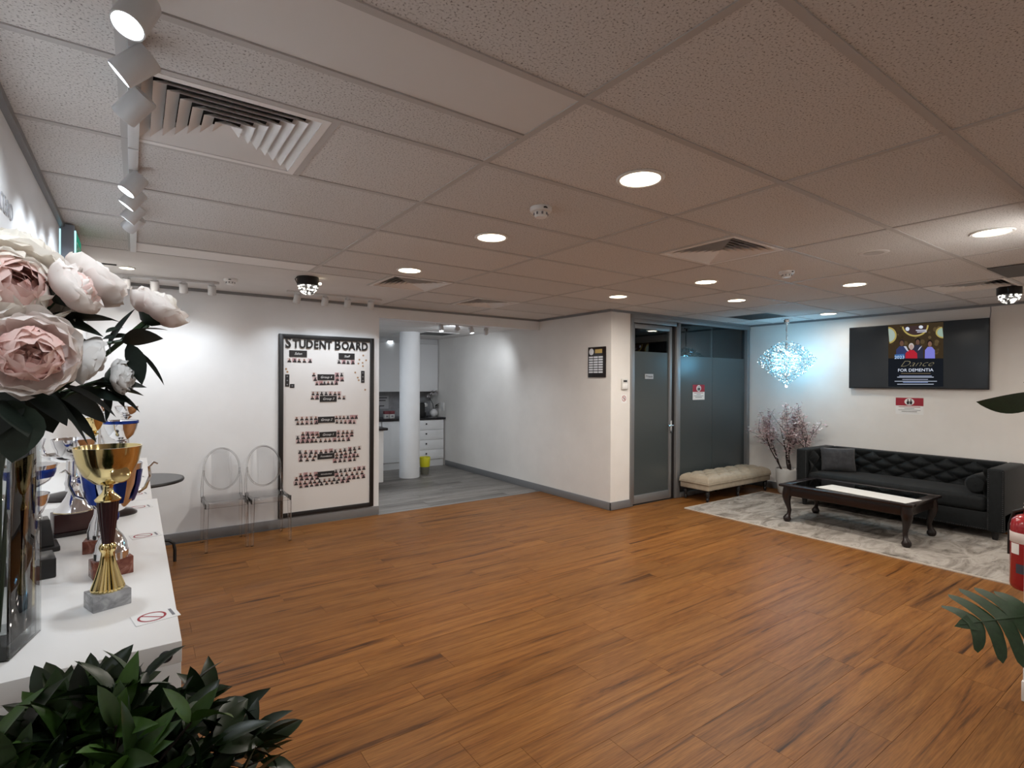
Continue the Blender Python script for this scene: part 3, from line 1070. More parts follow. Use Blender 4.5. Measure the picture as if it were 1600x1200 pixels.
photo_row(452, 484, 562.5, 563.5, 5)
photo_row(530, 551, 565, 566, 4)
photo_row(491, 492, 585, 592, 2)
photo_row(526.5, 534, 585.5, 585, 2); photo_row(526.5, 534, 592, 592.5, 2)
photo_row(495.5, 525, 598.5, 598, 6)
photo_row(489.5, 530, 614.5, 614.5, 7)
photo_row(488.5, 495, 621, 621, 2); photo_row(530, 537.5, 620.5, 621, 2)
photo_row(464, 494, 654, 653, 5); photo_row(465.5, 494, 660.5, 659.5, 5)
photo_row(525.5, 556, 652, 651.5, 6); photo_row(526.5, 553.5, 658.5, 659, 5)
photo_row(473, 495, 677.5, 677.5, 4); photo_row(465.5, 497, 683.5, 681.5, 5); photo_row(465.5, 544, 689.5, 686, 12)
photo_row(529, 550, 675, 674.5, 4); photo_row(529, 549, 680.5, 679, 4)
photo_row(469, 494, 706, 706, 4); photo_row(502, 517, 705.5, 704, 3); photo_row(524, 561.5, 704.5, 699.5, 6)
photo_row(470, 492, 712, 711.5, 4); photo_row(526, 555, 709.5, 705, 5); photo_row(469.5, 490, 718, 717, 3)
photo_row(526.5, 559, 713.5, 711, 6); photo_row(523, 554, 720, 717, 5)
photo_row(469.5, 493.5, 742, 740.5, 4); photo_row(525.5, 568, 736, 731, 7)
photo_row(463, 495, 748, 746, 5); photo_row(526, 566, 742, 738, 6)
photo_row(462, 567.5, 755, 744, 15); photo_row(470.5, 543, 759, 750.5, 10)
# little stickers
stk = MB()
for (px, py) in ((567.5, 555.5), (561.5, 562), (572, 563), (560, 568), (566.5, 567), (567, 572), (555, 582), (559, 590), (560.5, 594), (570.5, 609), (447, 576.5), (449, 581)):
    x, z = B(px, py)
    o = MB().add([(x + 0.011 * math.cos(a), YF - 0.001, z + 0.011 * math.sin(a)) for a in [2 * PI * i / 8 for i in range(8)]], [tuple(range(8))]).build('gold_sticker', mat('sticker_gold', (0.36, 0.22, 0.12), 0.5), t)

# ---- dark honour plaque on the corner wall
t = thing('honour_plaque', 'dark wooden plaque with rows of small metal name plates on the kitchen corner wall', 'plaque', (XC, 4.87, 1.64))
MB().box(-0.016, 0, -0.155, 0.155, 0, 0.385).build('panel', M_MAHOG, t, bevel=0.003)
M_PLATE = mat('silver_plate', (0.75, 0.75, 0.76), 0.35, 0.35)
me = MB().box(-0.002, 0, -0.037, 0.037, -0.0105, 0.0105).mesh('name_plate', M_PLATE)
for i in range(3):
    for j in range(7):
        link('name_plate', me, t, (-0.0162, 0.098 - i * 0.086, 0.255 - j * 0.0315))
MB().box(-0.018, -0.0162, -0.10, 0.025, 0.305, 0.355).build('gold_plate', mat('plaque_gold', (0.52, 0.34, 0.10), 0.35, 0.5), t)
m = MB().lathe([(0, 0), (0.040, 0), (0.043, 0.003), (0.036, 0.006), (0.026, 0.004), (0.018, 0.007), (0, 0.006)], 24)
o = m.build('crest', M_PLATE, t, smooth=True)
o.location = (-0.0162, 0.09, 0.325)
o.rotation_euler = (0, R(-90), 0)

# ---- wall controller and little no-smoking style sticker
t = thing('wall_controller', 'white air conditioning controller with dark display by the office door', 'controller', (4.995, YC, 1.49))
MB().box(-0.056, 0.056, -0.022, 0, 0, 0.135).build('case', mat('controller_plastic', (0.60, 0.60, 0.58), 0.45), t, bevel=0.005)
MB().box(-0.032, 0.032, -0.0235, -0.0215, 0.092, 0.116).build('display', M_DARKINK, t)
MB().box(-0.045, 0.045, -0.0235, -0.0215, 0.012, 0.075).build('flap', M_WHITE, t, bevel=0.001)


def prohibit(mb, r, w, cx, cz, put, mi=0):
    n = 28
    vs, fs = [], []
    for i in range(n):
        a = 2 * PI * i / n
        vs += [put(cx + r * math.cos(a), cz + r * math.sin(a)), put(cx + (r - w) * math.cos(a), cz + (r - w) * math.sin(a))]
    for i in range(n):
        k = (i + 1) % n
        fs.append((2 * i, 2 * k, 2 * k + 1, 2 * i + 1))
    mb.add(vs, fs, mi)
    c, s_ = math.cos(R(135)), math.sin(R(135))
    q = w * 0.42
    rr_ = r - w * 0.6
    mb.add([put(cx + c * rr_ - s_ * q, cz + s_ * rr_ + c * q), put(cx + c * rr_ + s_ * q, cz + s_ * rr_ - c * q),
            put(cx - c * rr_ + s_ * q, cz - s_ * rr_ - c * q), put(cx - c * rr_ - s_ * q, cz - s_ * rr_ + c * q)], [(0, 1, 2, 3)], mi)


t = thing('prohibition_sticker', 'small sticker with a red crossed circle below the wall controller', 'sticker', (4.995, YC, 1.37))
MB().box(-0.05, 0.05, -0.001, 0, -0.055, 0.055).build('backing', M_CARD, t)
m = MB()
prohibit(m, 0.036, 0.008, 0, 0.006, lambda a, b: (a, -0.0016, b))
m.build('crossed_circle', M_RED, t)
MB().box(-0.006, 0.012, -0.0014, -0.001, -0.01, 0.02).build('hand_print', M_GREYINK, t)


# ---- burgundy notices
def notice(label, loc, rot, w, hh):
    t = thing('dress_code_notice', label, 'notice', loc, 0, 'burgundy headed notices')
    t.rotation_euler = (0, 0, rot)
    MB().box(-w / 2, w / 2, -0.0012, 0, 0, hh).build('paper', M_CARD, t)
    MB().box(-w / 2, w / 2, -0.002, -0.0012, hh * 0.52, hh).build('header_band', M_RED, t)
    c = hh * 0.76
    r = hh * 0.2
    MB().add([(1.25 * r * math.cos(a), -0.0023, c + 1.05 * r * math.sin(a)) for a in [2 * PI * i / 24 for i in range(24)]], [tuple(range(24))]).build('emblem_disc', M_CARD, t)
    e = MB()
    for dx, s_ in ((-0.35, 1), (0.4, -1)):      # a couple dancing: two dark figures
        x = dx * r
        e.add([(x + 0.2 * r * math.cos(a), -0.0026, c + 0.52 * r + 0.22 * r * math.sin(a)) for a in [2 * PI * i / 8 for i in range(8)]], [tuple(range(8))])
        e.add([(x - 0.28 * r, -0.0026, c - 0.75 * r), (x + 0.3 * r, -0.0026, c - 0.75 * r), (x + 0.36 * r, -0.0026, c + 0.1 * r), (x, -0.0026, c + 0.32 * r), (x - 0.36 * r, -0.0026, c)], [(0, 1, 2, 3, 4)])
    e.build('emblem_figures', M_DARKINK, t)
    for k, (wd, mm) in enumerate(((0.78, M_RED), (0.36, M_GREYINK), (0.80, M_GREYINK), (0.56, M_DARKINK), (0.7, M_LIGHTINK))):
        z = hh * (0.45 - 0.095 * k)
        MB().box(-w * wd / 2, w * wd / 2, -0.0016, -0.0012, z - hh * 0.014, z + hh * 0.014).build('text_line', mm, t)


notice('burgundy and white notice stuck to the frosted office glass', (6.575, GY + 0.017, 1.335), 0, 0.275, 0.215)
notice('burgundy and white notice on the wall below the television', (XS, 2.532, 1.20), R(-90), 0.29, 0.205)

# ================================================================== TELEVISION
t = thing('television', 'large flat black wall television showing a dance poster', 'television', (XS - 0.02, 2.483, 1.517))
tw, th_ = 0.714, 0.805
MB().box(-0.035, -0.002, -tw, tw, 0, th_).build('casing', M_BLACKPLASTIC, t, bevel=0.004)
scr = MB().box(-0.0365, -0.035, -tw + 0.008, tw - 0.008, 0.014, th_ - 0.008).build('screen', mat('screen_off', (0.010, 0.012, 0.014), 0.16, 0, 0.5, (0.02, 0.028, 0.035), 0.12), t)
MB().box(0.0, 0.02, -0.3, 0.3, 0.2, 0.6).build('wall_bracket', M_BLACK, t)
# picture on the screen, all flat on its surface; u to the viewer's right, v up
SX = [-0.0368]


def scr_poly(pts, color, st=1.0, nm='screen_picture'):
    SX[0] -= 0.00002
    key = 'screen_%d_%d_%d' % tuple(int(c * 255) for c in color)
    m = MATS.get(key) or emit(key, color, 0.75)
    MB().add([(SX[0], -u, v) for u, v in pts], [tuple(range(len(pts)))]).build(nm, m, scr)


def circ(cx, cy, r, n=20, a0=0, a1=2 * PI, ry=None):
    return [(cx + r * math.cos(a0 + (a1 - a0) * i / n), cy + (ry or r) * math.sin(a0 + (a1 - a0) * i / n)) for i in range(n)]


def TVp(px, py):
    """read-off screen place -> metres on the screen (u to the viewer's right, v up)"""
    p = pix_on('x', px, py, XS - 0.0565)
    return -(p.y - 2.483), p.z - 1.517


def TVq(poly):
    return [TVp(*p) for p in poly]


scr_poly(TVq([(1388, 508), (1474, 503), (1474, 562), (1388, 562)]), (0.045, 0.030, 0.016))
rr = random.Random(4)
for k in range(46):
    x, y = rr.uniform(1390, 1471), rr.uniform(510, 552)
    c = rr.uniform(0.4, 1.3)
    scr_poly(TVq(circ(x, y, rr.uniform(1.2, 4.0), 7)), (0.085 * c, 0.058 * c, 0.028 * c))
scr_poly(TVq(circ(1430, 508, 21, 22, 0, PI, 18)), (0.42, 0.33, 0.10))
scr_poly(TVq(circ(1430, 508, 18.5, 22, 0, PI, 15.5)), (0.05, 0.03, 0.03))
scr_poly(TVq(circ(1418, 514, 3.2, 12)), (0.62, 0.68, 0.78)); scr_poly(TVq(circ(1439, 511, 3.4, 12, 0, 2 * PI, 2.6)), (0.66, 0.70, 0.78))
scr_poly(TVq([(1431, 515.5), (1448, 515), (1448, 516.5), (1431, 517)]), (0.5, 0.5, 0.6)); scr_poly(TVq([(1433, 518), (1448, 517.5), (1448, 519), (1433, 519.5)]), (0.5, 0.5, 0.6))
scr_poly(TVq(circ(1388, 524, 13, 20, -PI / 2, PI / 2)), (0.40, 0.32, 0.10)); scr_poly(TVq(circ(1388, 524, 10.5, 20, -PI / 2, PI / 2)), (0.36, 0.44, 0.38))
scr_poly(TVq(circ(1474, 519.5, 12, 20, PI / 2, 3 * PI / 2, 9)), (0.40, 0.32, 0.10)); scr_poly(TVq(circ(1474, 519.5, 9.5, 20, PI / 2, 3 * PI / 2, 7)), (0.30, 0.40, 0.33))


def figure(cx, top, w, colr, skin, hairc):
    scr_poly(TVq([(cx - w, 562), (cx + w, 562), (cx + w * 0.95, top + 15), (cx + w * 0.4, top + 10), (cx - w * 0.4, top + 10), (cx - w * 0.95, top + 15)]), colr, nm='poster_figure')
    scr_poly(TVq(circ(cx, top + 4, 4.2, 14, ry=5)), hairc, nm='poster_figure')
    scr_poly(TVq(circ(cx, top + 5.6, 3.1, 14, ry=4.2)), skin, nm='poster_figure')


figure(1409, 531, 9, (0.035, 0.045, 0.12), (0.14, 0.075, 0.05), (0.03, 0.02, 0.02))
figure(1434, 529, 9, (0.03, 0.03, 0.05), (0.13, 0.07, 0.05), (0.01, 0.01, 0.01))
figure(1453, 532, 8, (0.20, 0.20, 0.62), (0.20, 0.11, 0.08), (0.02, 0.012, 0.01))
figure(1424, 537, 9.5, (0.42, 0.02, 0.035), (0.42, 0.29, 0.26), (0.50, 0.46, 0.44))
scr_poly(TVq([(1412, 541), (1416, 541), (1420, 549), (1417, 548)]), (0.5, 0.52, 0.62)); scr_poly(TVq([(1437, 543), (1441, 540), (1437, 546), (1434, 548)]), (0.5, 0.52, 0.62))
scr_poly(TVq([(1398, 554), (1413, 553), (1413, 564), (1398, 564)]), (0.05, 0.14, 0.34))
scr_poly(TVq([(1388, 560), (1474, 560), (1474, 604), (1388, 604)]), (0.010, 0.012, 0.016))


def scr_text(body, px, py, size, color, shear=0, sx=1.0, offset=0.0):
    SX[0] -= 0.00003
    u, v = TVp(px, py)
    key = 'screen_%d_%d_%d' % tuple(int(c * 255) for c in color)
    m = MATS.get(key) or emit(key, color, 0.75)
    text('screen_lettering', body, size, scr, (SX[0], -u, v), ROT_W, m, 0, shear=shear, sx=sx, offset=offset)


scr_text('2023', 1405.5, 558.5, 0.055, (0.55, 0.68, 0.85))
scr_text('Dance', 1431, 568.5, 0.105, (0.24, 0.21, 0.13), 0.5, 1.25, -0.0022)
scr_text('FOR DEMENTIA', 1430, 578.5, 0.052, (0.72, 0.78, 0.92))
for k, (x0, x1, y, c) in enumerate(((1408, 1454, 583.5, (0.16, 0.12, 0.07)), (1405, 1456, 587.5, (0.30, 0.34, 0.50)), (1402, 1459, 589.3, (0.50, 0.55, 0.66)), (1410, 1450, 592.8, (0.36, 0.38, 0.48)),
                                 (1398, 1464, 595.7, (0.42, 0.46, 0.56)), (1411, 1450, 597.3, (0.26, 0.34, 0.58)), (1402, 1459, 600.3, (0.46, 0.50, 0.60)))):
    scr_poly(TVq([(x0, y - 0.5), (x1, y - 0.5), (x1, y + 0.5), (x0, y + 0.5)]), c, nm='poster_text_line')
tag(MB().tube([(XS - 0.008, 1.77, 2.47), (XS - 0.006, 1.768, 2.40), (XS - 0.008, 1.775, 2.322)], 0.004, 6).build('television_cable', M_GREYINK), 'thin cable running from the ceiling to the television', 'cable')

# ================================================================== RUG, SOFA, TABLE, BENCH
t = thing('area_rug', 'distressed grey and beige rug under the coffee table and sofa', 'rug', (5.61, 0.80, 0.0))
MB().box(0.012, 1.79, 0.012, 3.37, 0.0005, 0.011).build('pile', M_RUG, t)
f = MB()
for (a, b, c, d) in ((0, 0.012, 0, 3.382), (1.79, 1.802, 0, 3.382), (0.012, 1.79, 0, 0.012), (0.012, 1.79, 3.37, 3.382)):
    f.box(a, b, c, d, 0.0005, 0.0115)
f.build('binding', M_RUGEDGE, t)
RUGZ = 0.0115


def tuft(u, v, nu, nv, depth, stagger=True):
    p = u * nu / 2 + v * nv / 2
    q = u * nu / 2 - v * nv / 2
    return depth * (abs(math.sin(PI * p)) * abs(math.sin(PI * q))) ** 0.42


# sofa; local frame: x into the wall (depth), y along the wall
SXf, SXb, SYa, SYb, SH = 7.0, 7.79, 1.47, 3.50, 0.73
t = thing('tufted_sofa', 'long charcoal velvet sofa with buttoned back and square arms', 'sofa', (SXf, (SYa + SYb) / 2, RUGZ))
hw = (SYb - SYa) / 2
D = SXb - SXf
MB().box(0.03, D, -hw, hw, 0.085, 0.27).build('base', M_SOFA, t, bevel=0.012)
for s_ in (-1, 1):
    a, b = (s_ * hw, s_ * (hw - 0.135))
    arm = MB().box(0.0, D, min(a, b), max(a, b), 0.085, SH - RUGZ).build('arm', M_SOFA, t, bevel=0.02, seg=3)
    nh = MB()
    for yy in (s_ * (hw - 0.012), s_ * (hw - 0.123)):
        for k in range(30):
            nh.ball((-0.001, yy, 0.11 + k * 0.02), 0.005, 6, 4)
    o = nh.build('nailhead_trim', mat('dark_nailhead', (0.10, 0.10, 0.105), 0.3, 0.8), arm)
    o['kind'] = 'stuff'
    # buttoned inner face of the arm
    yi = s_ * (hw - 0.135)
    MB().grid(48, 28, lambda u, v: (0.03 + u * (D - 0.19), yi - s_ * (0.001 + tuft(u, v, 4, 3, 0.035)), 0.40 + v * (SH - RUGZ - 0.42))).build('arm_padding', M_SOFA, t, smooth=True)
MB().box(D - 0.13, D, -hw + 0.135, hw - 0.135, 0.085, SH - RUGZ).build('back_frame', M_SOFA, t, bevel=0.015, seg=3)
hy = hw - 0.135
MB().grid(150, 36, lambda u, v: (D - 0.129 - tuft(u, v, 14, 4, 0.055) - 0.02 * math.sin(PI * v), -hy + u * 2 * hy, 0.42 + v * (SH - RUGZ - 0.435))).build('tufted_back', M_SOFA, t, smooth=True)
bt = MB().ball((0, 0, 0), 0.011, 8, 5).mesh('button', M_SOFA, smooth=True)
for i in range(15):
    for j in range(5):
        if (i + j) % 2 == 0 and 0 < j < 4 and 0 < i < 14:
            link('button', bt, t, (D - 0.140, -hy + i / 14 * 2 * hy, 0.42 + j / 4 * (SH - RUGZ - 0.435)))
MB().box(0.005, D - 0.135, -hy + 0.004, hy - 0.004, 0.275, 0.43).build('seat_cushion', M_SOFA, t, bevel=0.045, seg=4)
nh = MB()
for k in range(95):
    nh.ball((0.029, -hy + 0.01 + k * (2 * hy - 0.02) / 94, 0.10), 0.005, 6, 4)
o = nh.build('nailhead_trim', MATS['dark_nailhead'], t)
o['kind'] = 'stuff'
for sx in (0.07, D - 0.07):
    for sy in (-hw + 0.08, hw - 0.08):
        MB().lathe([(0.022, 0.0), (0.026, 0.02), (0.034, 0.09)], 14, sx, sy).build('leg', M_BLACK, t, smooth=True)


def pillow_mesh(w, h_, d):
    mb = MB()

    def fn(side):
        def f_(u, v):
            a, b = 2 * u - 1, 2 * v - 1
            e = max(0, (1 - a ** 4)) ** 0.5 * max(0, (1 - b ** 4)) ** 0.5
            k = 1 - 0.06 * (1 - abs(a)) * abs(b) - 0.0
            wr = 0.006 * noise.noise(Vector((a * 3, b * 3, side * 5)))
            return (a * w / 2 * (1 - 0.05 * (1 - b * b)), side * (e * d / 2 + wr * e), b * h_ / 2 * (1 - 0.05 * (1 - a * a)))
        return f_
    mb.grid(20, 20, fn(1))
    mb.grid(20, 20, fn(-1))
    return mb


o = pillow_mesh(0.40, 0.30, 0.16).build('cushion', M_CUSHION, None, smooth=True, merge=True)
tag(o, 'grey velvet cushion leaning on the sofa arm beside the blossom tree', 'cushion')
o.location = (SXf + 0.40, SYb - 0.335, 0.598)
o.rotation_euler = (R(-14), R(0), R(-52))
t2 = thing('bolster', 'charcoal round bolster cushion against the far sofa arm', 'cushion', (SXf + 0.30, SYa + 0.245, RUGZ + 0.43 + 0.098))
m = MB().lathe([(0, -0.21), (0.03, -0.212), (0.075, -0.205), (0.095, -0.18), (0.098, 0.0), (0.095, 0.18), (0.075, 0.205), (0.03, 0.212), (0, 0.21)], 24)
o = m.build('body', M_SOFA, t2, smooth=True)
o.rotation_euler = (0, R(90), 0)
o = MB().lathe([(0.012, 0.0), (0.012, 0.006), (0, 0.008)], 12).build('end_button', M_SOFA, t2, smooth=True)
o.location = (-0.212, 0, 0)
o.rotation_euler = (0, R(-90), 0)

# coffee table
CX0, CX1, CY0, CY1, CH = 5.97, 6.77, 1.90, 3.18, 0.435
t = thing('coffee_table', 'dark mahogany coffee table with glass top and ball-foot cabriole legs', 'coffee table', ((CX0 + CX1) / 2, (CY0 + CY1) / 2, RUGZ))
hx, hy2 = (CX1 - CX0) / 2, (CY1 - CY0) / 2
zt = CH - RUGZ
for (a, b, c, d) in ((-hx, -hx + 0.09, -hy2, hy2), (hx - 0.09, hx, -hy2, hy2), (-hx + 0.09, hx - 0.09, -hy2, -hy2 + 0.09), (-hx + 0.09, hx - 0.09, hy2 - 0.09, hy2)):
    MB().box(a, b, c, d, zt - 0.028, zt).build('top_rail', M_MAHOG, t, bevel=0.006)
MB().box(-hx + 0.09, hx - 0.09, -hy2 + 0.09, hy2 - 0.09, zt - 0.008, zt - 0.001).build('glass_top', M_TABLEGLASS, t)
MB().box(-hx + 0.08, hx - 0.08, -hy2 + 0.08, hy2 - 0.08, zt - 0.045, zt - 0.030).build('inner_panel', M_MAHOG, t)
for (a, b, c, d) in ((-hx + 0.04, -hx + 0.065, -hy2 + 0.05, hy2 - 0.05), (hx - 0.065, hx - 0.04, -hy2 + 0.05, hy2 - 0.05), (-hx + 0.05, hx - 0.05, -hy2 + 0.04, -hy2 + 0.065), (-hx + 0.05, hx - 0.05, hy2 - 0.065, hy2 - 0.04)):
    MB().box(a, b, c, d, zt - 0.125, zt - 0.028).build('apron', M_MAHOG, t, bevel=0.004)
for sx in (-1, 1):
    for sy in (-1, 1):
        cx, cy = sx * (hx - 0.075), sy * (hy2 - 0.075)
        dx, dy = sx * 0.7071, sy * 0.7071
        pts, rad = [], []
        for (z, off, r) in ((zt - 0.03, 0.0, 0.050), (zt - 0.10, 0.010, 0.052), (zt - 0.15, 0.018, 0.046), (zt - 0.20, 0.012, 0.034), (zt - 0.25, -0.002, 0.026), (0.13, -0.012, 0.022), (0.085, -0.006, 0.021), (0.066, 0.004, 0.027), (0.045, 0.010, 0.041), (0.025, 0.011, 0.042), (0.008, 0.011, 0.034), (0.0, 0.011, 0.026)):
            pts.append((cx + dx * off, cy + dy * off, z))
            rad.append(r)
        MB().tube(pts, rad, 14).build('leg', M_MAHOG, t, smooth=True)
o = MB().box(-0.15, 0.15, -0.44, 0.44, 0, 0.003).build('table_runner', mat('white_linen', (0.66, 0.66, 0.64), 0.8), None)
tag(o, 'narrow white cloth runner lying on the glass of the coffee table', 'table runner')
o.location = (6.20, 2.38, CH + 0.0003)
o.rotation_euler = (0, 0, R(-7))

# tufted bench
BX0, BX1, BY0, BY1 = 6.05, 7.58, 4.14, 4.60
t = thing('tufted_bench', 'cream leather bench with buttoned top and dark turned legs', 'bench', ((BX0 + BX1) / 2, (BY0 + BY1) / 2, 0.0))
hx, hy2 = (BX1 - BX0) / 2, (BY1 - BY0) / 2
MB().box(-hx + 0.015, hx - 0.015, -hy2 + 0.012, hy2 - 0.012, 0.165, 0.27).build('skirt', M_LEATHER, t, bevel=0.008)


def bench_top(u, v):
    a, b = 2 * u - 1, 2 * v - 1
    ed = min(1 - abs(a) , 1.0) * hx, min(1 - abs(b), 1.0) * hy2
    e = min(ed)
    k = 0.085
    rise = math.sqrt(max(0, 1 - (1 - min(e, k) / k) ** 2)) * 0.085
    bul = 0.012 if e < k else 0
    tf = tuft(u, v, 12, 4, 0.03) if e > 0.03 else 0.015
    return (a * hx, b * hy2, 0.265 + rise + (tf - 0.015) * min(1, max(0, (e - 0.03) / 0.05)))


MB().grid(150, 56, bench_top).build('cushion_top', M_LEATHER, t, smooth=True)
MB().box(-hx, hx, -hy2, hy2, 0.235, 0.266).build('cushion_band', M_LEATHER, t, bevel=0.012, seg=3)
bt2 = MB().ball((0, 0, 0), 0.010, 8, 5).mesh('button', M_LEATHER, smooth=True)
for i in range(1, 12):
    for j in range(1, 4):
        if (i + j) % 2 == 0:
            link('button', bt2, t, (-hx + i / 12 * 2 * hx, -hy2 + j / 4 * 2 * hy2, 0.338))
for sx in (-hx + 0.07, 0.0, hx - 0.07):
    for sy in (-hy2 + 0.06, hy2 - 0.06):
        MB().lathe([(0.014, RUGZ), (0.018, 0.02), (0.024, 0.045), (0.016, 0.06), (0.020, 0.075), (0.030, 0.12), (0.022, 0.135), (0.030, 0.15), (0.030, 0.17)], 14, sx, sy).build('leg', M_BLACK, t, smooth=True)

# blossom tree in pale pot
t = thing('blossom_tree', 'pink artificial blossom branches in a pale round pot', 'potted tree', (7.615, 3.90, RUGZ * 0))
MB().lathe([(0.0, 0), (0.125, 0), (0.145, 0.02), (0.172, 0.20), (0.178, 0.345), (0.172, 0.36), (0.160, 0.358), (0.158, 0.32), (0.0, 0.32)], 36).build('pot', M_POT, t, smooth=True)
pb = MB()
rr = random.Random(12)
for k in range(90):
    a, r = rr.random() * 2 * PI, 0.145 * math.sqrt(rr.random())
    pb.ball((r * math.cos(a), r * math.sin(a), 0.328 + rr.random() * 0.016), rr.uniform(0.012, 0.02), 6, 4, 0, (1, 1, 0.7))
o = pb.build('pebbles', M_PEBBLE, t, smooth=True)
o['kind'] = 'stuff'
blos = MB()
wood_parts = []


def grow(mb, p, d, L, r, depth):
    pts, rad = [p.copy()], [r]
    n = 6
    q = p.copy()
    dd = d.copy()
    for i in range(n):
        dd = (dd + Vector((rr.uniform(-.2, .2), rr.uniform(-.2, .2), rr.uniform(-0.06, .16)))).normalized()
        q = q + dd * (L / n)
        q.x = min(q.x, 0.165)
        if q.y < -0.34 and q.z < 0.82:
            q.y = -0.34
        pts.append(q.copy())
        rad.append(max(0.0022, r * (1 - 0.72 * (i + 1) / n)))
        nb = {0: 3, 1: 5, 2: 5}[depth] if q.z > 0.47 else 0
        for _ in range(nb):
            c = q + Vector((rr.gauss(0, .028), rr.gauss(0, .028), rr.gauss(0, .024)))
            c.x = min(c.x, 0.175)
            s_ = rr.uniform(0.012, 0.025)
            k = rr.random()
            for w in range(4):
                ang = w * PI / 2 + k * 3
                e1 = Vector((math.cos(ang), math.sin(ang), rr.uniform(-.3, .7))) * s_
                e2 = Vector((-math.sin(ang), math.cos(ang), rr.uniform(-.3, .3))) * s_ * 0.5
                blos.add([c, c + e1 * 0.6 + e2, c + e1, c + e1 * 0.6 - e2], [(0, 1, 2, 3)], 0 if k < 0.5 else (1 if k < 0.85 else 2))
        if depth < 2 and i >= 1 and rr.random() < (0.85 if depth == 0 else 0.55):
            side = (dd + Vector((rr.uniform(-1, 1), rr.uniform(-1, 1), rr.uniform(0.0, .6))) * 0.9).normalized()
            grow(mb, q, side, L * rr.uniform(0.40, 0.62), rad[-1] * 0.75, depth + 1)
    mb.tube(pts, rad, 6)


for (bx, by, d, L) in ((-0.06, 0.07, (-0.2, 0.28, 1), 0.56), (0.0, 0.0, (0.0, 0.05, 1), 0.66), (0.05, -0.07, (-0.05, -0.35, 1), 0.60), (-0.05, 0.09, (-0.1, 0.50, 1), 0.62), (0.0, -0.02, (-0.25, -0.12, 1), 0.55), (0.03, 0.03, (0.1, 0.15, 1), 0.62)):
    mb = MB()
    p = Vector((bx, by, 0.325))
    grow(mb, p, Vector(d).normalized(), L, 0.0125, 0)
    mb.build('branch', M_BARK, t, smooth=True)
o = blos.build('blossoms', [M_BLOSSOM, mat('blossom_pale', (0.86, 0.78, 0.78), 0.7), mat('blossom_deep', (0.26, 0.13, 0.14), 0.7)], t)
o['kind'] = 'stuff'

# chandelier
t = thing('crystal_chandelier', 'cyan glowing crystal chandelier hanging in front of the corner', 'chandelier', (7.40, 3.84, H))
MB().lathe([(0, 0), (0.075, 0), (0.075, -0.012), (0.04, -0.022), (0.034, -0.055), (0.02, -0.065), (0.0, -0.066)], 28).build('canopy', M_CHROME, t, smooth=True)
m = MB().tube([(0, 0, -0.06), (0, 0, -0.30)], 0.008, 10)
for k in range(5):
    a = k * 0.9
    m.tube([(0.014 * math.cos(a), 0.014 * math.sin(a), -0.11 - 0.03 * k), (0.016 * math.cos(a + 1.5), 0.016 * math.sin(a + 1.5), -0.125 - 0.03 * k), (0.014 * math.cos(a + 3), 0.014 * math.sin(a + 3), -0.14 - 0.03 * k)], 0.003, 5)
m.build('rod', M_CHROME, t, smooth=True)
rr = random.Random(5)
lit, hot, dim = MB(), MB(), MB()
fr_ = MB()
CZ = 1.885 - H


def chand_r(zz):
    # silhouette: rounded shoulders, widest just above the middle, tapering to a point below
    if zz > 0:
        return 0.375 * max(0.0, 1 - (zz / 0.30) ** 1.6) ** 0.85
    return 0.375 * max(0.0, 1 - (-zz / 0.34) ** 1.35)


for k in range(2300):
    zz = rr.uniform(-0.33, 0.27)
    rm = chand_r(zz)
    if rr.random() > (rm / 0.375) + 0.08:
        continue
    a = rr.random() * 2 * PI
    r = rm * (0.35 + 0.65 * math.sqrt(rr.random()))
    c = Vector((r * math.cos(a), r * math.sin(a), CZ + zz))
    s_ = rr.uniform(0.007, 0.013)
    tgt = rr.random()
    mb = lit if tgt < 0.46 else (hot if tgt < 0.60 else dim)
    ax = Vector((rr.gauss(0, 1), rr.gauss(0, 1), rr.gauss(0, 1))).normalized()
    u_ = ax.orthogonal().normalized() * s_ * 0.6
    w_ = ax.cross(u_).normalized() * s_ * 0.6
    mb.add([c + ax * s_, c - ax * s_, c + u_, c + w_, c - u_, c - w_], [(0, 2, 3), (0, 3, 4), (0, 4, 5), (0, 5, 2), (1, 3, 2), (1, 4, 3), (1, 5, 4), (1, 2, 5)])
    if k % 5 == 0:
        fr_.tube([(0, 0, CZ + zz * 0.55), tuple(c)], 0.0013, 4)
for nm, mb, mm in (('crystals', lit, M_CRYSTAL), ('bright_crystals', hot, M_CRYSTALHOT), ('clear_crystals', dim, M_CRYSTALDIM)):
    o = mb.build(nm, mm, t)
    o['kind'] = 'stuff'
o = fr_.build('wire_arms', M_CHROME, t)
o['kind'] = 'stuff'
MB().lathe([(0.018, CZ + 0.26), (0.014, CZ + 0.1), (0.014, CZ - 0.2), (0.006, CZ - 0.34)], 12).build('core', M_CHROME, t, smooth=True)
MB().ball((0, 0, CZ - 0.352), 0.017, 12, 8).build('drop_ball', M_CRYSTALHOT, t, smooth=True)
for (a, b, c) in ((0, 0, 0.1), (-0.12, 0.06, 0.0), (0.1, -0.1, 0.0), (0, 0, -0.12)):
    lamp('chandelier_lamp', 'POINT', None, (7.40 + a, 3.84 + b, H + CZ + c), 4.0, CYAN, shadow_soft_size=0.05)

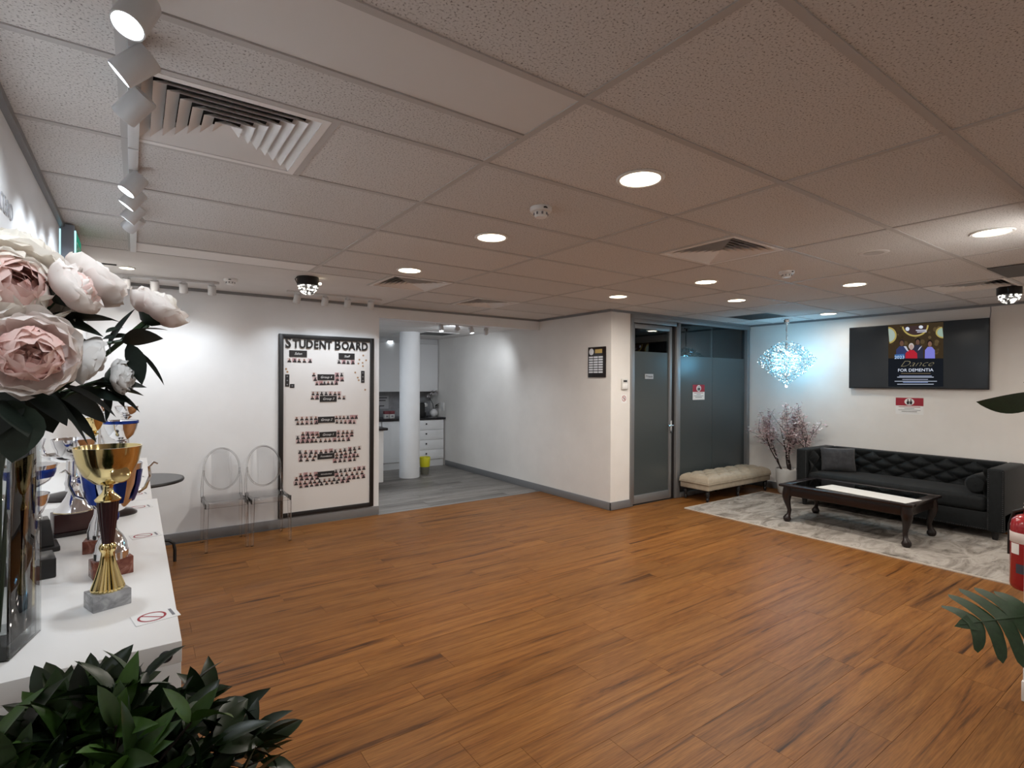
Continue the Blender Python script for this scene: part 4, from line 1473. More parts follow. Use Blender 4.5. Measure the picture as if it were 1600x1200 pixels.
# ================================================================== GHOST CHAIRS, ROUND TABLE
def ghost_chair(x, y, rotz, label, sc=1.0):
    """clear one-piece chair; local front is -y"""
    t = thing('ghost_chair', label, 'chair', (x, y, 0), rotz, 'clear acrylic chairs')
    w, d, sh = 0.178, 0.19, 0.46
    seat = MB()
    n = 10

    def seat_fn(top):
        def f_(u, v):
            a, b = 2 * u - 1, 2 * v - 1
            dip = -0.016 * (1 - a * a) * (1 - b * b)
            edge = -0.020 * max(0, abs(a) - 0.88) / 0.12 - 0.022 * max(0, -b - 0.88) / 0.12
            return (a * w, b * d, sh + dip + edge + (0 if top else -0.012))
        return f_
    seat.grid(20, 20, seat_fn(True))
    seat.grid(20, 20, seat_fn(False))
    seat.build('seat', M_ACRYLIC, t, smooth=True)
    ap = MB()
    ap.box(-w, w, -d - 0.002, -d + 0.008, sh - 0.06, sh - 0.02)
    ap.box(-w - 0.002, -w + 0.008, -d, d, sh - 0.06, sh - 0.02)
    ap.box(w - 0.008, w + 0.002, -d, d, sh - 0.06, sh - 0.02)
    ap.build('apron', M_ACRYLIC, t, bevel=0.003)
    for sx in (-1, 1):
        for sy in (-1, 1):
            m = MB()
            top = sh - 0.012
            cx, cy = sx * (w - 0.014), sy * (d - 0.014)
            ox, oy = sx * 0.006, sy * 0.03 if sy > 0 else sy * 0.008
            a_, b_ = 0.017, 0.011
            vs = [(cx - a_, cy - a_, top), (cx + a_, cy - a_, top), (cx + a_, cy + a_, top), (cx - a_, cy + a_, top),
                  (cx + ox - b_, cy + oy - b_, 0), (cx + ox + b_, cy + oy - b_, 0), (cx + ox + b_, cy + oy + b_, 0), (cx + ox - b_, cy + oy + b_, 0)]
            m.add(vs, [(0, 1, 2, 3), (7, 6, 5, 4), (0, 4, 5, 1), (1, 5, 6, 2), (2, 6, 7, 3), (3, 7, 4, 0)])
            m.build('leg', M_ACRYLIC, t, bevel=0.003)
    # oval back plate, gently dished and reclined
    bk = MB()
    rx, rz, cz = 0.158, 0.200, 0.700

    def disc(off):
        vs, fs = [], []
        rings, seg = 8, 40
        for j in range(rings + 1):
            for i in range(seg):
                a = 2 * PI * i / seg
                r = j / rings
                xx, zz = rx * r * math.cos(a), rz * r * math.sin(a)
                vs.append((xx, d + 0.012 + (zz + 0.2) * 0.16 - 0.030 * (xx / rx) ** 2 + off, cz + zz))
        for j in range(rings):
            for i in range(seg):
                k = (i + 1) % seg
                fs.append((j * seg + i, j * seg + k, (j + 1) * seg + k, (j + 1) * seg + i))
        bk.add(vs, fs)
    disc(0)
    disc(-0.010)
    o = bk.build('backrest', M_ACRYLIC, t, smooth=True, merge=True)
    rim = MB()
    pts = []
    for i in range(41):
        a = 2 * PI * i / 40
        xx, zz = rx * math.cos(a), rz * math.sin(a)
        pts.append((xx, d + 0.007 + (zz + 0.2) * 0.16 - 0.030 * (xx / rx) ** 2, cz + zz))
    rim.tube(pts, 0.008, 8, cap=False)
    rim.build('back_rim', M_ACRYLIC, t, smooth=True)
    for sx in (-1, 1):
        m = MB().tube([(sx * (w - 0.008), d - 0.006, sh - 0.02), (sx * (w - 0.008), d + 0.006, sh + 0.07), (sx * 0.165, d + 0.005, 0.62), (sx * 0.155, d + 0.008, 0.70)], [0.013, 0.012, 0.010, 0.008], 8)
        m.build('back_support', M_ACRYLIC, t, smooth=True)
    return t


ghost_chair(0.690, 5.745, 0.0, 'clear acrylic chair with oval back beside the round table')
ghost_chair(1.070, 5.725, 0.0, 'clear acrylic chair with oval back beside the student board')

t = thing('round_table', 'round grey-topped table with black edge and curved black legs', 'table', (-0.008, 5.42, 0))
MB().lathe([(0, 0.722), (0.335, 0.722), (0.335, 0.741), (0, 0.741)], 56).build('table_top', mat('grey_laminate', (0.075, 0.078, 0.082), 0.32), t, smooth=True)
MB().lathe([(0.334, 0.715), (0.345, 0.717), (0.350, 0.728), (0.346, 0.740), (0.334, 0.742)], 56, cap=False).build('edge_band', M_BLACK, t, smooth=True)
MB().tube([(0, 0, 0.06), (0, 0, 0.722)], 0.03, 18).build('post', M_BLACK, t, smooth=True)
for k in range(4):
    a = R(8) + k * PI / 2
    c, s_ = math.cos(a), math.sin(a)
    MB().tube([(0.02 * c, 0.02 * s_, 0.20), (0.13 * c, 0.13 * s_, 0.205), (0.24 * c, 0.24 * s_, 0.19), (0.275 * c, 0.275 * s_, 0.16), (0.285 * c, 0.285 * s_, 0.10), (0.285 * c, 0.285 * s_, 0.0)], 0.013, 10).build('leg', M_BLACK, t, smooth=True)

# ================================================================== SHELF UNITS
SHZ = 1.12


def shelf_unit(label, y0, y1, xe, cells):
    t = thing('shelf_unit', label, 'shelf unit', (XL + 0.018, y0, 0))
    W = xe - (XL + 0.018)
    L = y1 - y0
    MB().box(0, W, 0, L, SHZ - 0.038, SHZ).build('top_board', M_LAMINATE, t, bevel=0.0015)
    MB().box(0, W, 0, L, 0, 0.038).build('bottom_board', M_LAMINATE, t, bevel=0.0015)
    for yy in (0, L - 0.038):
        MB().box(0, W - 0.001, yy, yy + 0.038, 0.038, SHZ - 0.038).build('end_board', M_LAMINATE, t, bevel=0.0015)
    for k in range(1, cells):
        yy = L * k / cells
        MB().box(0.005, W - 0.002, yy - 0.008, yy + 0.008, 0.038, SHZ - 0.038).build('divider', M_LAMINATE, t)
    for k in (1, 2):
        zz = SHZ * k / 3
        MB().box(0.005, W - 0.003, 0.038, L - 0.038, zz - 0.008, zz + 0.008).build('shelf_board', M_LAMINATE, t)
    MB().box(0.0, 0.005, 0.038, L - 0.038, 0.038, SHZ - 0.038).build('back_panel', M_LAMINATE, t)
    return t, W


t, W = shelf_unit('white storage unit with a round fixing hole in its end panel, under the vase', 1.095, 2.468, 0.066, 4)
m = MB().lathe([(0, 0.001), (0.0055, 0.001), (0.0055, 0.0), (0.0085, -0.0012), (0.0105, 0.0), (0.0105, 0.002), (0, 0.002)], 20)
o = m.build('fixing_screw', mat('dark_screw', (0.06, 0.06, 0.065), 0.35, 0.8), t, smooth=True)
o.location = (W - 0.024, -0.0005, SHZ - 0.022)
o.rotation_euler = (R(-90), 0, 0)
shelf_unit('white storage unit carrying the blue-rimmed bowls, beside the round table', 2.474, 3.80, 0.050, 4)

# ---- do-not-touch cards on the shelf
card_spots = [(0.031, 1.236, 'white card with a red crossed circle before the gold cup on grey marble'),
              (0.022, 1.895, 'white card with a red crossed circle on the shelf beside the red marble trophies'),
              (0.010, 2.33, 'white card with a red crossed circle near the dark oval trophy base'),
              (0.004, 2.60, 'white card with a red crossed circle at the joint of the two shelf units'),
              (0.0, 3.05, 'white card with a red crossed circle beside the blue-rimmed bowl')]
for k, (x, y, lab) in enumerate(card_spots):
    t = thing('warning_card', lab, 'card', (x, y, SHZ), R(10), 'crossed circle cards on the shelf')
    MB().box(-0.036, 0.036, -0.028, 0.028, 0.0002, 0.001).build('card', M_CARD, t)
    m = MB()
    prohibit(m, 0.0235, 0.004, -0.006, 0, lambda a, b: (a, b, 0.0013))
    m.build('crossed_circle', M_RED, t)
    MB().box(0.024, 0.029, -0.018, 0.018, 0.0011, 0.0013).build('print', M_GREYINK, t)

# ================================================================== TROPHIES


def bowl(mb, r, z0, h_, mi=0, lip=0.002, n=36, rin=None):
    """open cup from z0 up"""
    out = [(0.012, z0), (r * 0.42, z0 + h_ * 0.06), (r * 0.72, z0 + h_ * 0.28), (r * 0.90, z0 + h_ * 0.60), (r * 0.97, z0 + h_ * 0.88), (r, z0 + h_)]
    inn = [(r - lip, z0 + h_), (r * 0.97 - lip, z0 + h_ * 0.88), (r * 0.88 - lip, z0 + h_ * 0.60), (r * 0.70 - lip, z0 + h_ * 0.31), (r * 0.40 - lip, z0 + h_ * 0.11), (0.0, z0 + h_ * 0.08)]
    mb.lathe(out + inn, n, mi=mi)


def trophy(label, x, y, rotz):
    return thing('trophy', label, 'trophy', (x, y, SHZ), rotz, 'trophies on the shelf')


# gold cup, maroon stem, grey marble
t = trophy('gold cup trophy with dark maroon stem on a grey marble base', -0.047, 1.352, R(19))
MB().box(-0.0325, 0.0325, -0.027, 0.027, 0, 0.032).build('marble_base', M_MARBLEGREY, t, bevel=0.0015)
MB().lathe([(0.0, 0.032), (0.0255, 0.032), (0.0275, 0.036), (0.0265, 0.040), (0.020, 0.060), (0.0135, 0.085), (0.0105, 0.108), (0.0125, 0.112), (0.0145, 0.118), (0.0125, 0.124), (0.0095, 0.127), (0.0, 0.127)], 96, flute=0.055, nf=24).build('fluted_foot', M_GOLD, t, smooth=True)
MB().lathe([(0.0, 0.126), (0.0095, 0.126), (0.0115, 0.145), (0.0150, 0.175), (0.0185, 0.214), (0.0, 0.214)], 72, flute=0.035, nf=18).build('stem', M_MAROON, t, smooth=True)
m = MB().lathe([(0, 0.213), (0.0215, 0.213), (0.0225, 0.216), (0.018, 0.221), (0.010, 0.230), (0.008, 0.238), (0.010, 0.245), (0.014, 0.248)], 36)
m.build('collar', M_GOLD, t, smooth=True)
m = MB()
bowl(m, 0.0575, 0.245, 0.078)
m.build('bowl', M_GOLD, t, smooth=True)
m = MB().lathe([(0, 0), (0.015, 0), (0.017, 0.002), (0.0135, 0.0035), (0, 0.004)], 24)
o = m.build('medallion', M_GOLD, t, smooth=True)
o.location = (0.006, -0.046, 0.270)
o.rotation_euler = (R(75), 0, 0)

# big blue and silver cup on red marble
t = trophy('large silver and blue cup with curled handles on a red marble block', -0.048, 1.563, R(14))
MB().box(-0.0385, 0.0385, -0.024, 0.024, 0, 0.040).build('marble_base', M_MARBLERED, t, bevel=0.0015)
MB().lathe([(0, 0.040), (0.034, 0.040), (0.034, 0.056), (0.032, 0.058), (0.030, 0.075), (0.022, 0.092), (0.012, 0.105), (0.009, 0.122), (0.012, 0.128), (0.0, 0.13)], 40).build('bell_foot', M_SILVER, t, smooth=True)
MB().lathe([(0.0, 0.127), (0.013, 0.127), (0.0155, 0.133), (0.0155, 0.143), (0.012, 0.147), (0, 0.147)], 30).build('blue_ring', M_BLUEMETAL, t, smooth=True)
m = MB()
bowl(m, 0.061, 0.146, 0.115)
m.build('bowl', M_SILVER, t, smooth=True)
for k in range(5):
    a0 = R(-150) + k * R(60)
    pr = [(0.0440, 0.172), (0.0505, 0.190), (0.0560, 0.215), (0.0598, 0.245)]

    def fn(u, v, a0=a0):
        f_ = v * 3
        i = min(2, int(f_))
        q = f_ - i
        r = pr[i][0] * (1 - q) + pr[i + 1][0] * q
        z = pr[i][1] * (1 - q) + pr[i + 1][1] * q
        a = a0 + (u - 0.5) * R(34)
        return ((r + 0.0012) * math.cos(a), (r + 0.0012) * math.sin(a), z)
    MB().grid(8, 6, fn).build('blue_panel', M_BLUEMETAL, t, smooth=True)
for s_ in (-1, 1):
    MB().tube([(s_ * 0.052, 0, 0.185), (s_ * 0.068, 0, 0.195), (s_ * 0.078, 0, 0.222), (s_ * 0.076, 0, 0.245), (s_ * 0.085, 0, 0.255), (s_ * 0.094, 0, 0.250)], [0.004, 0.004, 0.0035, 0.0035, 0.003, 0.002], 8).build('handle', M_SILVER, t, smooth=True)

# smaller silver cup with blue neck
t = trophy('small silver cup with blue neck ring on a little red marble block', -0.082, 1.800, R(-8))
MB().box(-0.030, 0.030, -0.028, 0.028, 0, 0.034).build('marble_base', M_MARBLERED, t, bevel=0.0015)
MB().lathe([(0, 0.034), (0.025, 0.034), (0.025, 0.056), (0.023, 0.060), (0.020, 0.075), (0.012, 0.095), (0.009, 0.115), (0, 0.115)], 36).build('bell_foot', M_SILVER, t, smooth=True)
MB().lathe([(0, 0.114), (0.011, 0.114), (0.013, 0.119), (0.011, 0.126), (0, 0.126)], 24).build('blue_ring', M_BLUEMETAL, t, smooth=True)
m = MB()
bowl(m, 0.045, 0.125, 0.07)
m.build('bowl', M_SILVER, t, smooth=True)
MB().lathe([(0.0448, 0.187), (0.0468, 0.189), (0.0468, 0.197), (0.0448, 0.198)], 36, cap=False).build('rim_band', M_BLUEMETAL, t, smooth=True)

# silver bell on a tall mahogany plinth with a dancing card
t = trophy('silver bell and ball trophy on a stepped dark wooden plinth', -0.152, 2.045, R(14))
MB().prism([(-0.058, -0.036), (0.058, -0.036), (0.058, 0.036), (-0.058, 0.036)], 0, 0.012).build('plinth_step', M_MAHOG, t, bevel=0.003)
MB().box(-0.050, 0.050, -0.030, 0.030, 0.012, 0.066).build('plinth', noisy('red_brown_wood', [(0.3, (0.030, 0.010, 0.010)), (0.7, (0.055, 0.020, 0.018))], (8, 50, 8), 4, 0.3), t, bevel=0.002)
MB().lathe([(0, 0.066), (0.045, 0.066), (0.047, 0.070), (0.036, 0.082), (0.020, 0.110), (0.013, 0.128), (0.019, 0.136), (0.023, 0.150), (0.019, 0.163), (0.010, 0.170), (0, 0.171)], 48).build('bell_foot', M_SILVER, t, smooth=True)
MB().lathe([(0.045, 0.0665), (0.0475, 0.068), (0.045, 0.071)], 40, cap=False).build('gold_rim', M_GOLD, t, smooth=True)
MB().lathe([(0, 0.170), (0.010, 0.170), (0.007, 0.185), (0.006, 0.215), (0.012, 0.222), (0, 0.224)], 20).build('stem', M_SILVER, t, smooth=True)
m = MB()
bowl(m, 0.055, 0.222, 0.06)
m.build('bowl', M_SILVER, t, smooth=True)
for s_ in (-1, 1):
    MB().tube([(s_ * 0.04, 0, 0.235), (s_ * 0.062, 0, 0.238), (s_ * 0.072, 0, 0.265), (s_ * 0.066, 0, 0.288)], 0.003, 8).build('handle', M_SILVER, t, smooth=True)

# black stepped plinths behind the vase
for (x, y, lab, z2) in ((-0.215, 1.640, 'silver cup on a plain black block behind the glass vase', 0), (-0.232, 1.885, 'blue and silver bowl on a stepped black plinth behind the vase', 1)):
    t = trophy(lab, x, y, R(10))
    if z2:
        MB().prism([(-0.060, -0.045), (0.060, -0.045), (0.060, 0.045), (-0.060, 0.045)], 0, 0.014).build('plinth_step', M_BLACK, t, bevel=0.003)
        m = MB()
        a, b = 0.050, 0.036
        c, d = 0.040, 0.028
        m.add([(-a, -b, 0.014), (a, -b, 0.014), (a, b, 0.014), (-a, b, 0.014), (-c, -d, 0.085), (c, -d, 0.085), (c, d, 0.085), (-c, d, 0.085)], [(3, 2, 1, 0), (4, 5, 6, 7), (0, 1, 5, 4), (1, 2, 6, 5), (2, 3, 7, 6), (3, 0, 4, 7)])
        m.build('plinth', M_BLACK, t, bevel=0.003)
        base = 0.085
    else:
        MB().box(-0.058, 0.058, -0.042, 0.042, 0, 0.046).build('plinth', M_BLACK, t, bevel=0.003)
        base = 0.046
    MB().lathe([(0, base), (0.028, base), (0.026, base + 0.008), (0.012, base + 0.03), (0.008, base + 0.06), (0.012, base + 0.085), (0, base + 0.086)], 30).build('stem', M_SILVER, t, smooth=True)
    m = MB()
    bowl(m, 0.058 if z2 else 0.05, base + 0.084, 0.062)
    m.build('bowl', M_SILVER, t, smooth=True)
    if z2:
        MB().lathe([(0.050, base + 0.112), (0.0545, base + 0.124), (0.0560, base + 0.134), (0.055, base + 0.136)], 36, cap=False).build('blue_band', M_BLUEMETAL, t, smooth=True)

# far trophies on the second unit
t = trophy('silver plate trophy on a wide dark oval base near the shelf joint', -0.215, 2.66, 0)
MB().lathe([(0, 0), (0.085, 0), (0.085, 0.006), (0.070, 0.016), (0.025, 0.026), (0, 0.027)], 36).build('oval_base', M_MAHOG, t, smooth=True)
MB().tube([(0, 0, 0.025), (0, 0, 0.14)], [0.010, 0.006], 12).build('stem', M_SILVER, t, smooth=True)
m = MB().lathe([(0, 0.138), (0.03, 0.142), (0.07, 0.158), (0.082, 0.168), (0.081, 0.171), (0.068, 0.163), (0.03, 0.148), (0, 0.146)], 40)
m.build('plate', M_SILVER, t, smooth=True)
MB().lathe([(0, 0.146), (0.013, 0.150), (0.009, 0.185), (0.016, 0.215), (0.004, 0.235), (0, 0.236)], 16).build('finial', M_CARD, t, smooth=True)

t = trophy('small trophy on a dark oval wooden base beside the shelf edge', -0.055, 2.255, R(10))
MB().lathe([(0, 0), (0.058, 0), (0.058, 0.005), (0.045, 0.014), (0.015, 0.020), (0, 0.02)], 32).build('oval_base', M_MAHOG, t, smooth=True)
MB().lathe([(0, 0.019), (0.014, 0.019), (0.006, 0.04), (0.005, 0.10), (0.010, 0.11), (0, 0.112)], 20).build('stem', M_SILVER, t, smooth=True)
m = MB()
bowl(m, 0.034, 0.11, 0.05)
m.build('bowl', M_SILVER, t, smooth=True)


def tall_cup(label, x, y, r, zb, hb, rim, metal, base_r=0.05, lid=False):
    t = trophy(label, x, y, 0)
    MB().lathe([(0, 0), (base_r, 0), (base_r, 0.03), (base_r * 0.9, 0.034), (0, 0.034)], 32).build('base', M_BLACK, t, smooth=True)
    MB().lathe([(0, 0.033), (base_r * 0.7, 0.033), (base_r * 0.3, 0.06), (0.010, zb * 0.6), (0.009, zb - 0.02), (0.024, zb - 0.006), (0.014, zb), (0, zb)], 32).build('stem', metal, t, smooth=True)
    m = MB()
    bowl(m, r, zb - 0.001, hb)
    m.build('bowl', metal, t, smooth=True)
    if rim:
        MB().lathe([(r - 0.0005, zb + hb - 0.014), (r + 0.0015, zb + hb - 0.012), (r + 0.0015, zb + hb - 0.001), (r - 0.0005, zb + hb)], 36, cap=False).build('rim_band', rim, t, smooth=True)
    return t


tall_cup('silver and gold bowl trophy with a blue rim on the far shelf unit', -0.056, 2.92, 0.064, 0.19, 0.088, M_BLUEMETAL, M_SILVER)
tall_cup('plain silver bowl trophy behind the blue-rimmed bowl', -0.040, 3.22, 0.050, 0.285, 0.045, None, M_SILVER)
tall_cup('slim silver cup with gold bowl beneath the flower leaves', -0.150, 2.80, 0.040, 0.24, 0.06, None, M_GOLD)
tall_cup('tall silver cup against the wall near the round table', -0.150, 3.25, 0.045, 0.30, 0.06, None, M_SILVER)

# ================================================================== VASE AND PEONIES
VX, VY = -0.212, 1.241
VROT = R(-13.3)
t = thing('glass_vase', 'tall square clear glass vase standing on the white shelf', 'vase', (VX, VY, SHZ), VROT)
vw, vh = 0.059, 0.375
m = MB()
th = 0.006
for (a, b, c, d) in ((-vw, vw, -vw, -vw + th), (-vw, vw, vw - th, vw), (-vw, -vw + th, -vw + th, vw - th), (vw - th, vw, -vw + th, vw - th)):
    MB().box(a, b, c, d, 0.0, vh).build('glass_wall', M_VASEGLASS, t, bevel=0.002)
MB().box(-vw + th, vw - th, -vw + th, vw - th, 0.0, 0.022).build('glass_base', M_VASEGLASS, t)
VC = Vector((VX, VY, SHZ))

# one petal shape per kind: root at the origin, growing along +z, cupped towards -y
def petal(w, l, cup, ruffle, seed, m, curl=0.0):
    rr = random.Random(seed)
    ph = [rr.uniform(0, 6) for _ in range(4)]

    def fn(u, v):
        a = 2 * u - 1
        ww = w * (0.16 + 0.84 * math.sin(PI * min(0.62, 0.62 * v ** 0.8)) ** 1.0) * (1 - 0.30 * max(0, (v - 0.75) / 0.25) ** 2)
        end = 1 - 0.22 * (abs(a) ** 2.4) * v
        z = l * v * end + ruffle * v ** 3 * math.sin(5 * a + ph[0]) * 0.5
        y = -cup * (a * a) * ww * 0.9                                    # edges close inwards
        y += cup * l * 0.55 * math.sin(PI * v * 0.95) + curl * l * v ** 3   # belly outwards, tip inwards
        y += ruffle * v ** 3 * math.sin(6 * a + ph[1])
        return (a * ww, y, z)
    mb = MB().grid(10, 9, fn)
    return mb.mesh('petal', m, smooth=True)


PET = {}
for key, mm in (('cream', M_PET_CREAM), ('pink', M_PET_PINK), ('blush', M_PET_BLUSH), ('white', M_PET_WHITE)):
    PET[key] = {'outer': [petal(0.68, 1.0, 0.55, 0.06, s_, mm, 0.12) for s_ in range(3)],
                'mid': [petal(0.54, 0.88, 0.58, 0.08, s_ + 10, mm, 0.0) for s_ in range(3)],
                'core': [petal(0.34, 0.66, 0.60, 0.11, s_ + 20, mm, 0.0) for s_ in range(3)]}


def peony(label, pos, axis, R_, key, openness=1.0, inner=None, full=True, seed=0, core_n=12, midkey=None):
    """R_ = radius of the open flower; axis points out of the bloom's face"""
    rr = random.Random(seed)
    t = thing('peony', label, 'flower', (0, 0, 0), 0, 'peonies in the vase')
    axis = Vector(axis).normalized()
    q = axis.to_track_quat('Z', 'Y')
    t.rotation_mode = 'QUATERNION'
    t.rotation_quaternion = q
    # bloom centre pushed back so that pos is the middle of the visible bloom
    base = Vector(pos) - axis * R_ * 0.55
    t.location = base
    inner = inner or key
    S = R_ * 1.10
    rings = [(6, 50, 1.0, 'outer', key), (6, 34, 1.0, 'outer', key), (6, 20, 1.0, 'mid', midkey or key), (6, 9, 1.0, 'mid', inner), (core_n, 8, 1.1, 'core', inner), (6, 3, 1.0, 'core', inner)]
    for ri, (n, ang, sc, kind, kk) in enumerate(rings):
        for k in range(n):
            a = 2 * PI * (k + 0.5 * (ri % 2)) / n + rr.uniform(-.15, .15)
            tilt = R(ang * openness + rr.uniform(-6, 6))
            rq = Quaternion((0, 0, 1), a) @ Quaternion((1, 0, 0), tilt * -1)
            me = rr.choice(PET[kk][kind])
            s_ = S * sc * rr.uniform(0.92, 1.06)
            if kind == 'core':
                s_ *= rr.uniform(0.75, 1.05)
                off = Vector((math.cos(a + PI / 2), math.sin(a + PI / 2), 0)) * R_ * (0.16 * (k % 3) if ri == 4 else -0.12)
            else:
                off = Vector((0, 0, 0))
            o = link('petal', me, t, off, rq, s_)
    # stem down into the vase, calyx
    inv = q.inverted()
    foot = VC + Vector((rr.uniform(-.03, .03), rr.uniform(-.03, .03), 0.03))
    lip = VC + Vector((rr.uniform(-.04, .04), rr.uniform(-.04, .04), vh - 0.02))
    pts = []
    b0 = base
    for f_ in [0, 0.2, 0.4, 0.6, 0.8, 1.0]:
        p = b0.lerp(lip, f_) + (-axis * 0.05 * (1 - f_) * f_ * 4)
        pts.append(inv @ (p - base))
    pts.append(inv @ (foot - base))
    MB().tube(pts, [0.005] + [0.0038] * 6, 7).build('stem', M_STEM, t, smooth=True)
    MB().lathe([(0, -0.012), (0.010, -0.010), (0.020, 0.0), (0.026, 0.012), (0.022, 0.010), (0, 0.004)], 12).build('calyx', M_PEONYLEAF, t, smooth=True)
    return t


def fpos(px, py, y):
    return pix_on('y', px, py, y)


toward = lambda p: (Vector((0, 0, CAMH)) - p).normalized()
p = fpos(18, 446, 1.10)
peony('large cream peony with a pink heart, facing outward above the vase', p, toward(p) * 1.0 + Vector((0.35, 0, 0.35)), 0.088, 'cream', 1.15, 'pink', seed=1)
p = fpos(22, 388, 1.19)
peony('creamy yellow peony at the very top of the bouquet', p, Vector((0.3, -0.25, 1)), 0.072, 'cream', 1.0, 'cream', seed=2)
p = fpos(48, 552, 1.05)
peony('salmon pink peony seen face on below the large cream bloom', p, toward(p) + Vector((0.12, 0, 0.02)), 0.064, 'blush', 1.45, 'pink', seed=3, midkey='pink')
p = fpos(150, 436, 1.18)
peony('blush pink peony leaning right at the top of the bouquet', p, Vector((0.75, 0.2, 0.8)), 0.060, 'blush', 1.0, 'blush', seed=4)
p = fpos(122, 450, 1.11)
peony('half-open pink peony bud tucked under the blush bloom', p, Vector((0.85, -0.15, 0.45)), 0.052, 'blush', 0.9, 'pink', seed=5)
p = fpos(250, 478, 1.16)
peony('pale blush peony on a long stem at the right of the bouquet', p, Vector((0.55, -0.05, 0.85)), 0.052, 'blush', 0.95, 'cream', seed=6)
p = fpos(140, 562, 1.13)
peony('white peony half hidden behind the salmon bloom', p, Vector((0.7, 0.1, -0.25)), 0.046, 'white', 0.9, 'white', seed=7)
p = fpos(196, 588, 1.17)
peony('small frilly white peony low at the right of the bouquet', p, Vector((0.8, -0.3, 0.1)), 0.033, 'white', 1.1, 'white', seed=8, core_n=16)

# bouquet foliage
def leaf_mesh(l, w, fold=0.25, droop=0.25, m=M_LEAF, nseg=6, name='leaf', tip=1.0):
    mb = MB()
    vs = []
    for i in range(nseg + 1):
        v = i / nseg
        ww = w / 2 * (math.sin(PI * v ** 0.80) ** 0.9 if 0 < v < 1 else 0.0) + (0.0008 if i < nseg else 0)
        z = -droop * l * v * v
        vs += [(-ww, l * v, z + fold * ww), (0, l * v, z), (ww, l * v, z + fold * ww)]
    fs = []
    for i in range(nseg):
        k = 3 * i
        fs += [(k, k + 1, k + 4, k + 3), (k + 1, k + 2, k + 5, k + 4)]
    mb.add(vs, fs)
    return mb.mesh(name, m, smooth=True)


PL_A = [leaf_mesh(0.16, 0.038, 0.3, d_, M_PEONYLEAF, 8) for d_ in (0.1, 0.3, 0.5)]
PL_B = [leaf_mesh(0.10, 0.030, 0.3, d_, M_PEONYLEAF, 7) for d_ in (0.1, 0.35)]


def orient(dirv, roll=0.0):
    return Vector(dirv).normalized().to_track_quat('Y', 'Z') @ Quaternion((0, 1, 0), roll)


def spray(label, root, items, stempts):
    """a leafy stalk: leaves given by (px0,py0)->(px1,py1) directions at set distances"""
    t = thing('peony_foliage', label, 'foliage', root, 0, 'leafy stalks in the vase')
    MB().tube([Vector(p_) - Vector(root) for p_ in stempts], 0.003, 6).build('stem', M_STEM, t, smooth=True)
    for k, (a, b, w) in enumerate(items):
        a, b = Vector(a), Vector(b)
        L = (b - a).length
        me = rnd.choice(PL_A if L > 0.10 else PL_B)
        base_l, base_w = (0.16, 0.038) if L > 0.10 else (0.10, 0.030)
        o = link('leaf', me, t, a - Vector(root), orient(b - a, rnd.uniform(-0.7, 0.7)), (w / base_w, L / base_l, L / base_l))
    return t


def LF(p0, p1, y0, y1, w):
    return (fpos(*p0, y0), fpos(*p1, y1), w)


lip = VC + Vector((0.02, -0.02, vh - 0.03))
low = VC + Vector((0.0, 0.0, 0.03))
spray('dark leafy stalk below the salmon pink peony', low,
      [LF((60, 600), (150, 690), 1.12, 1.12, 0.055), (fpos(20, 625, 1.08), fpos(25, 720, 1.10), 0.075), LF((70, 615), (158, 684), 1.13, 1.16, 0.042), LF((80, 600), (190, 622), 1.12, 1.15, 0.045),
       LF((40, 610), (110, 660), 1.07, 1.10, 0.055), LF((0, 625), (60, 665), 1.08, 1.06, 0.07), LF((95, 612), (165, 655), 1.16, 1.22, 0.035), LF((110, 610), (208, 623), 1.14, 1.18, 0.032),
       LF((10, 600), (-30, 690), 1.10, 1.08, 0.07), LF((60, 605), (70, 668), 1.15, 1.18, 0.06)],
      [low, lip, fpos(70, 610, 1.15)])
spray('dark leafy stalk beneath the large cream peony', low,
      [LF((60, 500), (178, 492), 1.12, 1.15, 0.040), LF((70, 492), (165, 520), 1.12, 1.13, 0.045), LF((85, 500), (175, 478), 1.14, 1.17, 0.028), LF((100, 540), (140, 556), 1.10, 1.12, 0.035), LF((0, 500), (75, 492), 1.13, 1.13, 0.05),
       LF((95, 515), (168, 555), 1.15, 1.17, 0.022), LF((75, 498), (140, 505), 1.15, 1.15, 0.06)],
      [low, lip, fpos(60, 560, 1.14), fpos(75, 500, 1.14)])
spray('dark leafy stalk carrying the pale bloom at the right', low,
      [LF((170, 542), (205, 478), 1.15, 1.16, 0.022), LF((190, 534), (246, 516), 1.15, 1.16, 0.05), LF((200, 536), (226, 600), 1.16, 1.17, 0.034), LF((210, 545), (262, 598), 1.16, 1.18, 0.018), LF((160, 530), (215, 515), 1.15, 1.16, 0.014),
       LF((165, 520), (190, 505), 1.15, 1.16, 0.010), LF((175, 535), (166, 552), 1.15, 1.15, 0.010), LF((215, 515), (262, 512), 1.16, 1.16, 0.04)],
      [low, lip, fpos(120, 545, 1.15), fpos(170, 536, 1.15), fpos(205, 530, 1.16), fpos(232, 508, 1.16)])
spray('dark fringed stalk behind the small white peony', low,
      [LF((150, 596), (232, 600), 1.16, 1.19, 0.030), LF((165, 605), (222, 640), 1.17, 1.19, 0.016), LF((170, 600), (196, 634), 1.17, 1.19, 0.016), LF((165, 605), (175, 650), 1.17, 1.2, 0.014), LF((140, 600), (226, 612), 1.16, 1.18, 0.03)],
      [low, lip, fpos(110, 615, 1.16), fpos(165, 602, 1.17)])

